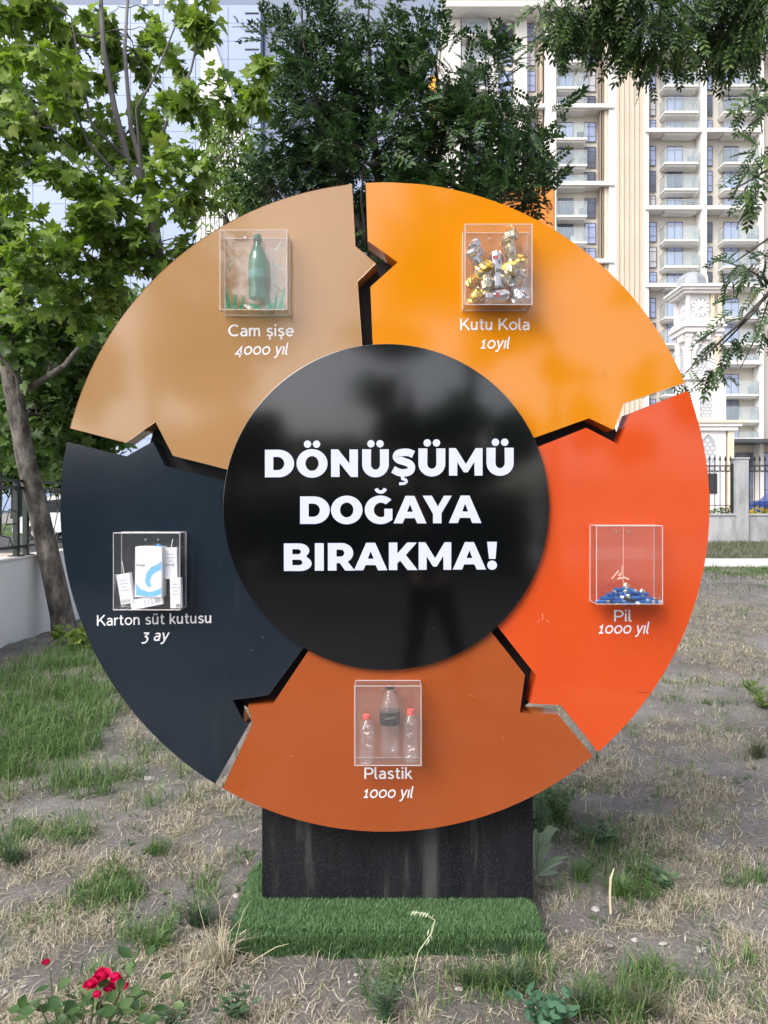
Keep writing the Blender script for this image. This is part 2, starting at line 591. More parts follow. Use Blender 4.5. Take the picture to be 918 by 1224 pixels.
def thin(ch):
    """light rounded sans letters drawn with one stroke width; cap height 1, x height .73"""
    t = .135
    S = []
    def s(pts, closed=False): S.append(ribbon(pts, t, closed))
    def dot(x, y): S.append(poly(ell(x, y, .085, .085, 0, 330, 11)))
    def ced(x):
        S.append(ribbon([(x, -.02), (x - .02, -.09)], .08)); S.append(ribbon(spline([(x - .04, -.1), (x + .06, -.14), (x + .05, -.22), (x - .09, -.24)], 3), .07))
    W = .5
    if ch == 'C': s(ell(.48, .5, .41, .44, 48, 312, 22)); W = .86
    elif ch == 'K': s([(.07, 0), (.07, 1)]); s([(.09, .34), (.66, 1)]); s([(.30, .56), (.74, 0)]); W = .78
    elif ch == 'P': s([(.07, 0), (.07, 1)]); s([(.07, .935), (.38, .935)] + ell(.38, .68, .26, .255, 80, -80, 10) + [(.38, .425), (.07, .425)]); W = .72
    elif ch == 'a': s(spline([(.09, .60), (.27, .67), (.44, .60), (.48, .42), (.48, 0)], 5)); s(spline([(.48, .40), (.26, .40), (.09, .30), (.11, .11), (.26, .05), (.42, .12), (.48, .24)], 5)); W = .60
    elif ch in 'iı':
        s([(.09, 0), (.09, .73)]); W = .22
        if ch == 'i': dot(.09, .95)
    elif ch == 'l': s(spline([(.07, 1.03), (.07, .6), (.075, .16), (.14, .05), (.22, .06)], 5)); W = .27
    elif ch == 'm': s([(.08, 0), (.08, .73)]); s(spline([(.08, .45), (.16, .62), (.30, .67), (.42, .58), (.44, .40), (.44, 0)], 4)); s(spline([(.44, .45), (.52, .62), (.66, .67), (.78, .58), (.80, .40), (.80, 0)], 4)); W = .94
    elif ch == 'n': s([(.08, 0), (.08, .73)]); s(spline([(.08, .45), (.17, .62), (.32, .67), (.46, .58), (.49, .40), (.49, 0)], 4)); W = .64
    elif ch in 'uü':
        s(spline([(.08, .73), (.08, .33), (.12, .12), (.26, .06), (.40, .13), (.49, .3)], 4)); s([(.49, .73), (.49, 0)]); W = .64
        if ch == 'ü': dot(.19, .95); dot(.40, .95)
    elif ch == 'r': s([(.08, 0), (.08, .73)]); s(spline([(.08, .42), (.18, .62), (.36, .67)], 4)); W = .40
    elif ch == 't': s(spline([(.17, .94), (.17, .5), (.17, .18), (.24, .06), (.38, .10)], 4)); s([(.02, .67), (.36, .67)]); W = .42
    elif ch in 'sş':
        s(spline([(.43, .60), (.26, .675), (.11, .60), (.11, .46), (.27, .37), (.43, .27), (.42, .12), (.25, .055), (.05, .13)], 4)); W = .54
        if ch == 'ş': ced(.26)
    elif ch == 'o': s(ell(.34, .365, .27, .305, 0, 345, 23), True); W = .70
    elif ch == 'e': s([(.09, .37), (.57, .37)] + ell(.33, .365, .255, .305, 4, 318, 20)[1:]); W = .68
    elif ch == 'k': s([(.08, 0), (.08, 1.03)]); s([(.10, .24), (.46, .73)]); s([(.22, .42), (.52, 0)]); W = .57
    elif ch == 'y': s([(.05, .73), (.29, .06)]); s(spline([(.54, .73), (.32, .14), (.22, -.14), (.12, -.22), (.02, -.21)], 4)); W = .60
    elif ch == 'g': s(ell(.32, .365, .25, .30, 0, 345, 23), True); s(spline([(.57, .73), (.57, .1), (.52, -.16), (.32, -.22), (.12, -.17)], 4)); W = .66
    elif ch == '0': s(ell(.37, .365, .30, .31, 0, 345, 23), True); W = .76
    elif ch == '1': s([(.05, .52), (.24, .69), (.24, 0)]); s([(.04, .06), (.44, .06)]); W = .50
    elif ch == '4': s([(.46, -.22), (.46, .68), (.06, .06), (.62, .06)]); W = .68
    elif ch == '3': s(spline([(.08, .67), (.46, .67), (.26, .40), (.45, .28), (.48, .05), (.34, -.16), (.06, -.18)], 4)); W = .58
    elif ch == 'D': s([(.07, 0), (.07, 1), (.40, .98)] + ell(.36, .5, .40, .48, 75, -75, 12) + [(.40, .02), (.07, 0)]); W = .84
    elif ch == 'ğ': s(ell(.32, .365, .25, .30, 0, 345, 23), True); s(spline([(.57, .73), (.57, .1), (.52, -.16), (.32, -.22), (.12, -.17)], 4)); s(ell(.33, 1.0, .14, .12, 200, 340, 8)); W = .66
    elif ch == ' ': W = .30
    return S, W


def text_mesh(name, s, parent, px0, px1, base, cap, Y, m, italic=0, tilt=0, label=None):
    """thin lettering between pixel columns px0..px1 on the plane at depth Y"""
    els = []; x = 0
    for i, ch in enumerate(s):
        S, W = thin(ch)
        for V, F in S: els.append(([(x + a, b) for a, b in V], F))
        x += W + (.055 if i < len(s) - 1 else -.06)
    V = []; F = []
    k = 0
    x0, x1 = .0, x
    for v, f in els:
        n = len(V)
        k += 1
        for a, b in v:
            a += italic * b
            q = (a - x0) / (x1 - x0)
            p = P(px0 + (px1 - px0) * q, base + tilt * q - b * cap, Y - .00004 * (k % 6))
            V.append(p)
        F += [tuple(i + n for i in g) for g in f]
    o = part(name, V, F, m, parent)
    if label: o['label'] = label
    return o


# ------------------------------------------------------------------ the round sign
YF = 2.90            # front plane of the five coloured panels
TH = .10
OC = (460, 606); OR = 388


def arc_px(p, q, cw):
    """points on the outer circle from pixel p to pixel q"""
    a0 = math.atan2(p[1] - OC[1], p[0] - OC[0]); a1 = math.atan2(q[1] - OC[1], q[0] - OC[0])
    if cw:
        while a1 < a0: a1 += 2 * PI
    else:
        while a1 > a0: a1 -= 2 * PI
    n = max(6, int(abs(a1 - a0) / R(1.5)))
    return [(OC[0] + OR * math.cos(a0 + (a1 - a0) * i / n), OC[1] + OR * math.sin(a0 + (a1 - a0) * i / n)) for i in range(n + 1)]


sign = thing('recycling_sign', 'big round recycling arrow sign of five coloured panels around a black disc', 'sign', (0, 3.1, 0))


def flatpts(pts, Y):
    return [(P(x, y, Y).x, P(x, y, Y).z) for x, y in pts]


def add_bevel(o, wd):
    b = o.modifiers.new('bevel', 'BEVEL'); b.width = wd; b.segments = 2; b.limit_method = 'ANGLE'; b.angle_limit = R(40)


panels = {}
specs = [
    ('tan', 'tan brown arrow panel', arc_px((84.2, 512), (420, 218.5), True) +
     [(424.7, 293.7), (449.5, 314.8), (427.5, 336.8), (433, 413), (434, 440), (300, 569), (270, 560.7), (207, 544.3), (185.8, 504.5), (150.7, 528.8)]),
    ('amber', 'amber orange arrow panel', arc_px((437, 217.8), (815, 458.6), True) +
     [(745.7, 482.4), (733.5, 513.8), (704, 499.8), (638.4, 523.2), (610, 532), (446.5, 440), (445.5, 412), (442.6, 342.9), (475.4, 313.3), (439.4, 288)]),
    ('vermilion', 'vermilion red arrow panel', arc_px((822.5, 467), (715.3, 899.2), True) +
     [(670.2, 842.8), (633.5, 841), (640.8, 807.5), (596.7, 751.2), (580, 730), (615, 542), (643, 534), (700.7, 511.5), (740, 531.6), (753.2, 494.1)]),
    ('rust', 'rust brown arrow panel at the bottom', arc_px((708, 903), (265.5, 943), True) +
     [(301.5, 864.5), (296, 843.4), (326.4, 841), (368.5, 777.8), (385, 752), (573, 737), (587.8, 756), (627.5, 806.6), (621.2, 852), (666.8, 854)]),
    ('navy', 'dark navy arrow panel', arc_px((258.4, 934.7), (78, 527.9), True) +
     [(150.7, 545.7), (182.6, 527.9), (197.5, 556.9), (269.2, 574.7), (292, 580), (377, 752), (361.5, 775.5), (320.7, 830.7), (278, 836.3), (295, 870)]),
]
for key, lab, pts in specs:
    mb = MB().prism(flatpts(pts, YF), YF, YF + TH)
    o = mb.build('arrow_panel', M[key], sign)
    o['label'] = lab
    add_bevel(o, .0015)
    panels[key] = o


def disc(r, cx, cz, y0, y1, n=128):
    mb = MB()
    V = []
    for y in (y0, y1):
        for i in range(n):
            V.append((cx + r * math.cos(2 * PI * i / n), y, cz + r * math.sin(2 * PI * i / n)))
    F = [tuple(range(n - 1, -1, -1)), tuple(range(n, 2 * n))] + [(i, (i + 1) % n, n + (i + 1) % n, n + i) for i in range(n)]
    return mb.add(V, F)


YD = YF - .018
cd = P(461.5, 606, YD)
centre = disc(195 / 920 * YD, cd.x, cd.z, YD, YF - .001).build('centre_disc', M['gloss_black'], sign)
add_bevel(centre, .0015)
cb = P(460, 606, YF)
back = disc(291 / 920 * (YF + TH), cb.x, cb.z, YF + TH + .001, YF + TH + .018).build('backing_disc', M['matt_black'], sign)

M['granite'] = mat('black_speckled_stone', (.007, .008, .011), .5)
def granite():
    m, n, b = nodes('black_stone_streaked')
    s = noise_tex(n, 1.9, detail=9, rough=.62, stretch=(4.5, 1, .45))
    r = ramp(n, [(.40, (.004, .005, .008)), (.56, (.010, .011, .015)), (.66, (.060, .058, .058)), (.85, (.10, .098, .095))])
    n.links.new(s.outputs[0], r.inputs[0])
    v = noise_tex(n, 190, kind='voronoi')
    r3 = ramp(n, [(.10, 1.0), (.2, 0.0)]); n.links.new(v.outputs[0], r3.inputs[0])
    s2 = noise_tex(n, 60, detail=6, rough=.8)
    r4 = ramp(n, [(.52, 0.0), (.66, .8)]); n.links.new(s2.outputs[0], r4.inputs[0])
    mu = n.nodes.new('ShaderNodeMath'); mu.operation = 'MULTIPLY'
    n.links.new(r3.outputs[0], mu.inputs[0]); n.links.new(r4.outputs[0], mu.inputs[1])
    s3 = noise_tex(n, 260, detail=5, rough=.8, stretch=(1, 1, .55))
    r5 = ramp(n, [(.54, 0.0), (.70, .45)]); n.links.new(s3.outputs[0], r5.inputs[0])
    ad = n.nodes.new('ShaderNodeMath'); ad.operation = 'MAXIMUM'
    n.links.new(mu.outputs[0], ad.inputs[0]); n.links.new(r5.outputs[0], ad.inputs[1])
    mx = n.nodes.new('ShaderNodeMixRGB'); n.links.new(ad.outputs[0], mx.inputs[0]); n.links.new(r.outputs[0], mx.inputs[1])
    mx.inputs[2].default_value = (.20, .20, .20, 1)
    n.links.new(mx.outputs[0], b.inputs['Base Color'])
    b.inputs['Roughness'].default_value = .5
    b.inputs['Specular IOR Level'].default_value = .3
    return m
M['granite'] = granite()
YP = 3.02
a = P(313, 1070, YP); b_ = P(637, 1070, YP)
o = MB().box(a.x, b_.x, YP, YP + .25, .02, .75, .004).build('plinth', M['granite'], sign)
o['label'] = 'black streaked stone plinth'

# the three lines in the middle
YT = YD - .0007
lines = [
    [('D', 316.6, 351.5, 570.5), ('Ö', 354.4, 391.5, 570.4), ('N', 395.7, 427.8, 570.1), ('Ü', 432.9, 464.7, 569.9), ('Ş', 467.8, 497.2, 569.3), ('Ü', 500.1, 532.3, 568.9), ('M', 536.7, 576.8, 568.5), ('Ü', 581.5, 614.0, 568.1)],
    [('D', 358.7, 394.2, 626.3), ('O', 395.6, 433.3, 626), ('Ğ', 436.0, 469.4, 625.9), ('A', 470.3, 509.8, 625.6), ('Y', 505.2, 540.1, 625.4), ('A', 536.4, 575.5, 625.2)],
    [('B', 339.3, 372.5, 682.5), ('I', 376.3, 387.0, 682.2), ('R', 391.9, 424.2, 682), ('A', 423.2, 463.0, 681.7), ('K', 464.8, 499.2, 681.4), ('M', 500.4, 539.4, 681.1), ('A', 541.2, 581.0, 680.8), ('!', 581.6, 594.6, 680.5)],
]
for ln, words in zip(lines, ('DÖNÜŞÜMÜ', 'DOĞAYA', 'BIRAKMA!')):
    V = []; F = []
    for ch, x0, x1, base in ln:
        els, W = fat(ch)
        for k, (v, f) in enumerate(els):
            n = len(V)
            V += [P(x0 + (x1 - x0) * u / W, base - t * 32.9, YT - .00005 * k) for u, t in v]
            F += [tuple(i + n for i in g) for g in f]
    o = part('lettering', V, F, M['vinyl'], centre)
    o['label'] = 'bold white capitals reading ' + words

YL = YF - .0006
mv = M['vinyl_small']
text_mesh('lettering', 'Cam şişe', panels['tan'], 272.8, 351, 402, 14, YL, mv, label='white words Cam şişe')
text_mesh('lettering', '4000 yıl', panels['tan'], 281, 343, 424, 14, YL, mv, .2, label='white italic words 4000 yıl')
text_mesh('lettering', 'Kutu Kola', panels['amber'], 550, 632.7, 394.5, 13.8, YL, mv, label='white words Kutu Kola')
text_mesh('lettering', '10yıl', panels['amber'], 574, 608, 416.7, 14, YL, mv, .2, label='white italic words 10yıl')
text_mesh('lettering', 'Karton süt kutusu', panels['navy'], 115.8, 252.7, 748, 12.6, YL, mv, 0, -3.3, label='white words Karton süt kutusu')
text_mesh('lettering', '3 ay', panels['navy'], 169, 200, 766, 13.5, YL, mv, .2, label='white italic words 3 ay')
text_mesh('lettering', 'Pil', panels['vermilion'], 734, 754.5, 742.8, 13.6, YL, mv, label='white word Pil')
text_mesh('lettering', '1000 yıl', panels['vermilion'], 715, 774.7, 757.4, 13.8, YL, mv, .2, label='white italic words 1000 yıl')
text_mesh('lettering', 'Plastik', panels['rust'], 435.5, 492, 931, 13.6, YL, mv, label='white word Plastik')
text_mesh('lettering', '1000 yıl', panels['rust'], 434, 492.6, 953.8, 13.8, YL, mv, .2, label='white italic words 1000 yıl')

# ------------------------------------------------------------------ the five display boxes
BD = .092
YB = YF - BD        # front plane of the boxes


def display_box(x0, y0, x1, y1, m, screws, label):
    a = P(x0, y1, YB); b = P(x1, y0, YB)
    t = .003
    o = MB()
    o.box(a.x, b.x, YB, YB + t, a.z, b.z)
    o.box(a.x, a.x + t, YB + t, YF - .001, a.z, b.z)
    o.box(b.x - t, b.x, YB + t, YF - .001, a.z, b.z)
    o.box(a.x + t, b.x - t, YB + t, YF - .001, a.z, a.z + t)
    o.box(a.x + t, b.x - t, YB + t, YF - .001, b.z - t, b.z)
    o.box(a.x + t, b.x - t, YF - .001 - t, YF - .001, a.z + t, b.z - t)
    bx = o.build('display_box', m, sign)
    bx['label'] = label
    e = MB(); q = .0016
    for x in (a.x, b.x):
        for y in (YB, YF - .004):
            e.tube([(x, y, a.z), (x, y, b.z)], q, 6)
    for z in (a.z, b.z):
        for y in (YB, YF - .004):
            e.tube([(a.x, y, z), (b.x, y, z)], q, 6)
        for x in (a.x, b.x):
            e.tube([(x, YB, z), (x, YF - .004, z)], q, 6)
    e.build('polished_edge', M['acrylic_edge'], bx)
    for sx, sy in screws:
        c = P(sx, sy, YF - .008)
        s = MB()
        V = []
        for y, r in ((c.y, .0045), (c.y - .002, .004)):
            V += [(c.x + r * math.cos(2 * PI * i / 12), y, c.z + r * math.sin(2 * PI * i / 12)) for i in range(12)]
        s.add(V, [tuple(range(12)), tuple(range(12, 24))] + [(i, (i + 1) % 12, 12 + (i + 1) % 12, 12 + i) for i in range(12)])
        s.build('screw', M['screw'], bx)
    return a, b, bx


b1 = display_box(263, 275, 343, 370, M['acrylic'], [(293, 284), (311, 284)], 'clear display box above the words Cam şişe')
b2 = display_box(556, 268, 636, 364, M['acrylic_dusty'], [(585, 285), (612, 283)], 'dusty clear display box above the words Kutu Kola')
b3 = display_box(135.5, 637, 215, 729, M['acrylic'], [(174, 645), (189, 645)], 'clear display box above the words Karton süt kutusu')
b4 = display_box(713, 628.5, 792, 722, M['acrylic'], [(736.5, 636), (751.5, 636)], 'scratched clear display box above the word Pil')
b5 = display_box(424, 820, 503.5, 915, M['acrylic_dusty'], [(457, 824), (470, 824)], 'dusty clear display box above the word Plastik')

# scratched mark and joint line on the battery box
V = []; F = []
for k, (pts, t) in enumerate([([(745, 661), (745, 702)], .5), ([(731, 692), (739.5, 682)], 1.3), ([(743.5, 676), (743.5, 688)], .8), ([(738, 692), (746, 690), (752, 692.5)], 1.6),
                               ([(739, 687), (742, 685), (741, 689), (739, 687)], .8), ([(745, 630), (745, 661)], .5)]):
    v, f = ribbon(pts, t)
    n = len(V); V += [P(x, y, YB - .0005 - .00003 * k) for x, y in v]; F += [tuple(i + n for i in g) for g in f]
part('scratch_mark', V, F, mat('pale_scratch', (.75, .5, .42), .6), b4[2])

# ------------------------------------------------------------------ what is in the boxes
M['green_glass'] = clear_mat('green_bottle_glass', tint=(.30, .70, .52), haze=.34, hcol=(.008, .19, .10), rough=.03, ior=1.7, bump=.9, bscale=45)
M['green_shard'] = clear_mat('broken_green_glass', tint=(.4, .85, .68), haze=.45, hcol=(.03, .34, .20), rough=.03, ior=1.6)
M['pale_shard_and_reflection'] = clear_mat('pale_glass_and_reflection', tint=(.85, .97, .94), haze=.10, hcol=(.55, .8, .75), rough=.03, ior=1.7)  # pale glass, also used for the slivers shaped as reflections
M['pet'] = clear_mat('clear_plastic_bottle', haze=.045, hcol=(.85, .85, .9), rough=.06, ior=1.9, bump=1.0, bscale=70)
M['red_cap'] = mat('red_plastic_cap', (.72, .10, .09), .4)
M['black_cap'] = mat('black_plastic_cap', (.01, .01, .012), .35)
M['silver'] = mat('crumpled_silver_tin', (.50, .50, .55), .16, .95, col2=(.70, .70, .76), scale=40, bump=.25, bscale=45, bdist=.005)
M['gold'] = mat('crumpled_gold_tin', (.62, .40, .05), .16, .95, col2=(.75, .55, .16), scale=40, bump=.25, bscale=45, bdist=.005)
M['palegold'] = mat('pale_gold_tin', (.55, .44, .20), .18, .95, col2=(.62, .60, .58), scale=30, bump=.25, bscale=45, bdist=.005)
M['print_red'] = mat('dark_red_print', (.35, .01, .03), .4)
M['print_dark'] = mat('dark_grey_print', (.05, .06, .08), .5)
M['carton'] = mat('white_milk_carton', (.78, .80, .84), .4)
M['carton_blue'] = mat('light_blue_print', (.20, .52, .86), .4)
M['carton_blue2'] = mat('mid_blue_print', (.06, .28, .72), .4)
M['straw'] = mat('white_straw', (.85, .85, .85), .4)
M['bat_blue'] = mat('blue_battery_sleeve', (.02, .12, .40), .3, .3)
M['bat_end'] = mat('silver_battery_end', (.62, .62, .60), .3, .8)
M['bat_dark'] = mat('black_battery_sleeve', (.02, .02, .025), .35)


def crumple(amp, freq, seed):
    def f(v):
        n1 = noise.noise_vector(Vector(v) * freq + Vector((seed, seed * .7, 0)))
        return Vector(v) + n1 * amp
    return f


# green glass bottle
c = P(308, 358, YB + .045)
bt = thing('glass_bottle', 'green glass bottle standing in the clear box', 'bottle', c)
mb = MB().lathe([(.026, 0), (.033, .004), (.034, .02), (.032, .04), (.034, .06), (.034, .14), (.032, .155), (.026, .175), (.015, .198), (.0115, .21), (.0115, .228), (.014, .23), (.014, .236), (.011, .24)], n=28)
mb.build('bottle_body', M['green_glass'], bt, True, loc=c)
mb = MB().lathe([(.0145, .214), (.0155, .216), (.0155, .226), (.013, .229)], n=18)
mb.build('bottle_neck_ring', mat('dark_green_ring', (.01, .06, .04), .25), bt, True, loc=c)
mb = MB().lathe([(.0352, .075), (.0356, .09), (.0352, .105)], n=24)
mb.build('label_band', clear_mat('frosted_green_band', (.5, .8, .75), .35, (.20, .45, .40), .1, bump=.6, bscale=80), bt, True, loc=c)
# broken pieces; the clear slivers stand in for foliage reflections in the box
def shard(base, tip, w, m, label, dz=.004):
    b0 = P(*base, YB + random.uniform(.02, .06)); tpx = P(*tip, b0.y - random.uniform(-.01, .01))
    d = (tpx - b0); s = Vector((d.z, 0, -d.x)).normalized() * w
    V = [b0 - s, b0 + s, b0 + s * .8 + d * .45, tpx, b0 - s * .7 + d * .5]
    V = V + [v + Vector((0, dz, 0)) for v in V]
    F = [(0, 1, 2, 3, 4), (9, 8, 7, 6, 5)] + [(i, (i + 1) % 5, 5 + (i + 1) % 5, 5 + i) for i in range(5)]
    V = [v - b0 for v in V]
    me = raw_mesh('shard_or_reflection', V, F, m)
    o = share('shard_or_reflection', me, None, b0)
    return tag(o, label, 'glass shard', 'broken glass in the bottle box')
shards = [((274, 368), (270, 340), .006, 'green_shard', 'tallest green shard in the left corner of the bottle box'), ((278, 369), (284, 347), .005, 'green_shard', 'green shard leaning right, next to the tallest one on the left'),
          ((282, 369), (279, 350), .006, 'green_shard', 'upright green shard between the left corner and the bottle'), ((288, 369), (292, 352), .005, 'green_shard', 'green shard almost touching the left of the bottle'),
          ((270, 369), (268, 354), .006, 'pale_shard_and_reflection', 'short pale shard in the far left corner of the bottle box'), ((334, 368), (341, 342), .006, 'green_shard', 'tallest green shard in the right corner of the bottle box'),
          ((329, 369), (331, 345), .005, 'green_shard', 'thin upright green shard right of the bottle'), ((338, 369), (336, 352), .006, 'green_shard', 'short green shard in the far right corner'),
          ((323, 369), (322, 354), .006, 'green_shard', 'stubby green shard just right of the bottle foot'), ((318, 368), (330, 361), .008, 'green_shard', 'flat green shard lying at the right of the bottle foot'),
          ((300, 369), (290, 363), .008, 'pale_shard_and_reflection', 'flat pale shard lying left of the bottle foot'), ((337, 345), (322, 333), .004, 'pale_shard_and_reflection', 'clear sliver standing in for a reflection at the right side below the middle of the box'),
          ((329, 300), (337, 287), .005, 'pale_shard_and_reflection', 'clear sliver standing in for a reflection in the upper right corner of the bottle box'), ((338, 322), (324, 312), .004, 'pale_shard_and_reflection', 'clear sliver standing in for a reflection right of the bottle shoulder'),
          ((272, 322), (282, 306), .004, 'pale_shard_and_reflection', 'clear sliver standing in for a reflection left of the bottle shoulder'), ((310, 369), (296, 361), .009, 'green_shard', 'wide green shard lying under the bottle')]
for b0, t0, w_, mm, lb in shards:
    shard(b0, t0, w_, M[mm], lb)

# drink cans
def can(px, py, dy, rot, m, kind, label, seed):
    c = P(px, py, YB + dy)
    t = thing('drink_can', label, 'can', c, 'crushed drink cans in the box')
    r = .0255 if kind == 'whole' else .0245
    if kind == 'whole':
        prof = [(.018, -.069), (.0225, -.067), (r, -.060), (r, -.03), (r, 0), (r, .03), (r, .055), (.023, .064), (.0215, .069)]
        fn = None
    else:
        L = .031 if kind == 'short' else .043
        prof = [(.016, -L), (.0195, -L * .96), (r, -L * .85)]
        for i in range(1, 8):
            q = -L * .85 + (1.7 * L) * i / 8
            prof.append((r * (1 - .34 * max(0, noise.noise(Vector((i * .55, seed * 2.7, 0))) + .25)), q))
        prof += [(r * .95, L * .86), (.0185, L * .96), (.016, L)]
        fn = crumple(.0105, 25, seed * 3.1)
    mb = MB().lathe(prof, n=16, fn=fn)
    o = mb.build('can_body', m, t, False, loc=c)
    mb = MB().lathe([(.0155, -.001), (.015, .0005), (.013, .0)], n=16)
    top = mb.build('can_lid', M['silver'], t, True, loc=c)
    rt = Matrix.Rotation(rot[1], 4, 'Y') @ Matrix.Rotation(rot[0], 4, 'X')
    o.matrix_local = rt
    top.matrix_local = rt @ Matrix.Translation((0, 0, (.069 if kind == 'whole' else (L + .0005))))
    return t, o


cans = [
    (569, 298, .045, (.5, -.5), 'silver', 'short', 'crumpled silver can at the top left of the cans'),
    (569, 311, .035, (.2, -.6), 'silver', 'long', 'dented white and silver can leaning in the upper left of the pile'),
    (579, 323, .03, (1.0, .3), 'gold', 'short', 'gold can bent over just left of the upright silver can'),
    (580, 339, .035, (.1, -.1), 'palegold', 'long', 'pale gold can standing under the bent gold one'),
    (568, 334, .04, (.8, .6), 'gold', 'short', 'small gold can squashed against the left side of the box'),
    (569, 354, .04, (.3, .4), 'gold', 'short', 'gold and white can in the bottom left corner'),
    (593, 355, .035, (0, 1.5), 'silver', 'long', 'silver can lying on its side at the bottom middle'),
    (594, 324, .05, (0, -.05), 'silver', 'whole', 'undented tall silver can standing upright in the middle'),
    (609, 285, .045, (.3, 1.1), 'palegold', 'short', 'crushed can at the very top right of the pile'),
    (610, 302, .04, (.1, -.25), 'palegold', 'long', 'pinched pale gold can standing below the topmost can'),
    (615, 318, .035, (.2, 1.2), 'gold', 'long', 'gold can lying tilted at the right middle'),
    (622, 316, .045, (.4, .2), 'gold', 'short', 'folded gold can against the right side of the box'),
    (607, 331, .03, (1.0, .9), 'palegold', 'long', 'flattened pale gold can right of the upright one'),
    (621, 330, .045, (.7, 1.0), 'palegold', 'short', 'silver and gold can squashed below the folded gold can'),
    (617, 346, .035, (.3, -.6), 'silver', 'short', 'crumpled silver can above the bottom right one'),
    (622, 355, .03, (.8, .9), 'silver', 'short', 'silver can end in the bottom right corner'),
]
for i, (px, py, dy, rot, m, k, lb) in enumerate(cans):
    t, o = can(px, py, dy, rot, M[m], k, lb, i + 1)
    if k == 'whole':
        r = .0268
        def curved(x0, x1, z0, z1):
            V = []; n = 5
            for i in range(n + 1):
                a = (x0 + (x1 - x0) * i / n)
                for z in (z0, z1): V.append((r * math.sin(a), -r * math.cos(a), z))
            return V, [(2 * i, 2 * i + 2, 2 * i + 3, 2 * i + 1) for i in range(n)]
        for (x0, x1, z0, z1, mm) in [(-.75, .0, .036, .050, 'print_red'), (-.3, .5, -.012, .0, 'print_dark'), (.1, .3, .02, .034, 'print_dark')]:
            V, F = curved(x0, x1, z0, z1)
            p_ = part('printed_mark', V, F, M[mm], t, loc=ORG[t.name])
    if i == 6:
        ce = P(593, 355, YB + .035)
        mb = MB()
        V = [(.012 * math.cos(2 * PI * j / 14) * (.5 + .5 * (j % 2)), -.0285, .010 * math.sin(2 * PI * j / 14)) for j in range(14)]
        mb.add(V, [tuple(range(14))])
        mb.build('printed_mark', M['print_red'], t, loc=ce)


# milk cartons
def carton(px, py, wpx, hpx, rot, dy, label, big=False, straw=None, bars=(.55, .1, .9, .3)):
    c = P(px, py, YB + dy)
    s = (YB + dy) / 920
    w_, h_ = wpx * s, hpx * s
    d_ = w_ * (.62 if big else .55)
    t = thing('milk_carton', label, 'carton', c, 'drink cartons in the box')
    t.rotation_euler = (0, rot, 0)
    mb = MB().box(-w_ / 2, w_ / 2, -d_ / 2, d_ / 2, -h_ / 2, h_ / 2, .0012)
    o = mb.build('carton_body', M['carton'], t, loc=c)
    yf = -d_ / 2 - .0004
    def flat(name, pts, m, k=0):
        V = [(x * w_ / 2, yf - .0001 * k, z * h_ / 2) for x, z in pts]
        F = [tuple(f) for f in tessellate_polygon([[Vector((v[0], v[2], 0)) for v in V]])]
        return part(name, V, F, m, t, loc=c)
    if big:
        wave = [(.95, .42), (.6, .30), (.15, .18), (-.15, -.05), (-.25, -.35), (-.1, -.55), (.25, -.62), (.1, -.35), (.3, -.1), (.7, .05), (.95, .1)]
        flat('blue_wave_print', wave, M['carton_blue'])
        flat('blue_band_print', [(-.9, -.45), (-.55, -.68), (0, -.78), (.5, -.74), (.95, -.6), (.95, -.85), (.5, -.95), (-.1, -.97), (-.9, -.9)], M['carton_blue'], 1)
        mb = MB().lathe([(.008, 0), (.008, .008), (.0075, .009)], c=(w_ * .28, .002, h_ / 2), n=14)
        mb.build('screw_cap', M['carton_blue2'], t, loc=c)
        # printed word
        els = []; x = 0
        for ch in 'Doğal':
            S, W = thin(ch)
            for V, F in S: els.append(([(x + a, b) for a, b in V], F))
            x += W + .06
        V = []; F = []
        for k, (v, f) in enumerate(els):
            n = len(V); V += [(-.9 * w_ / 2 + u / x * w_ * .33, yf - .0003 - .00003 * k, .24 * h_ / 2 + q * .0062) for u, q in v]
            F += [tuple(i + n for i in g) for g in f]
        part('lettering', V, F, M['print_dark'], t, loc=c)
    else:
        mb = MB(); x0, z0, x1, z1 = bars
        for k in range(7):
            a = x0 + (x1 - x0) * k / 7
            mb.add([(a * w_ / 2, yf, -z0 * h_ / 2), ((a + .06) * w_ / 2, yf, -z0 * h_ / 2), ((a + .06) * w_ / 2, yf, -z1 * h_ / 2), (a * w_ / 2, yf, -z1 * h_ / 2)], [(0, 1, 2, 3)])
        mb.build('bar_code', M['print_dark'], t, loc=c)
        mb = MB()
        for k in range(4):
            z = .55 - .22 * k; x1_ = [.5, .65, .4, .6][k]
            mb.add([(-x1_ * w_ / 2, yf, z * h_ / 2), (x1_ * w_ / 2, yf, z * h_ / 2), (x1_ * w_ / 2, yf, (z + .05) * h_ / 2), (-x1_ * w_ / 2, yf, (z + .05) * h_ / 2)], [(0, 1, 2, 3)])
        mb.build('printed_lines', mat('faint_grey_print', (.38, .45, .55), .5), t, loc=c)
    if straw:
        mb = MB().tube([(straw[0] * w_ / 2, 0, h_ / 2), (straw[0] * w_ / 2 + straw[1] * s, 0, h_ / 2 + straw[2] * s)], .0014, 8)
        mb.build('straw', M['straw'], t, loc=c)
    return t


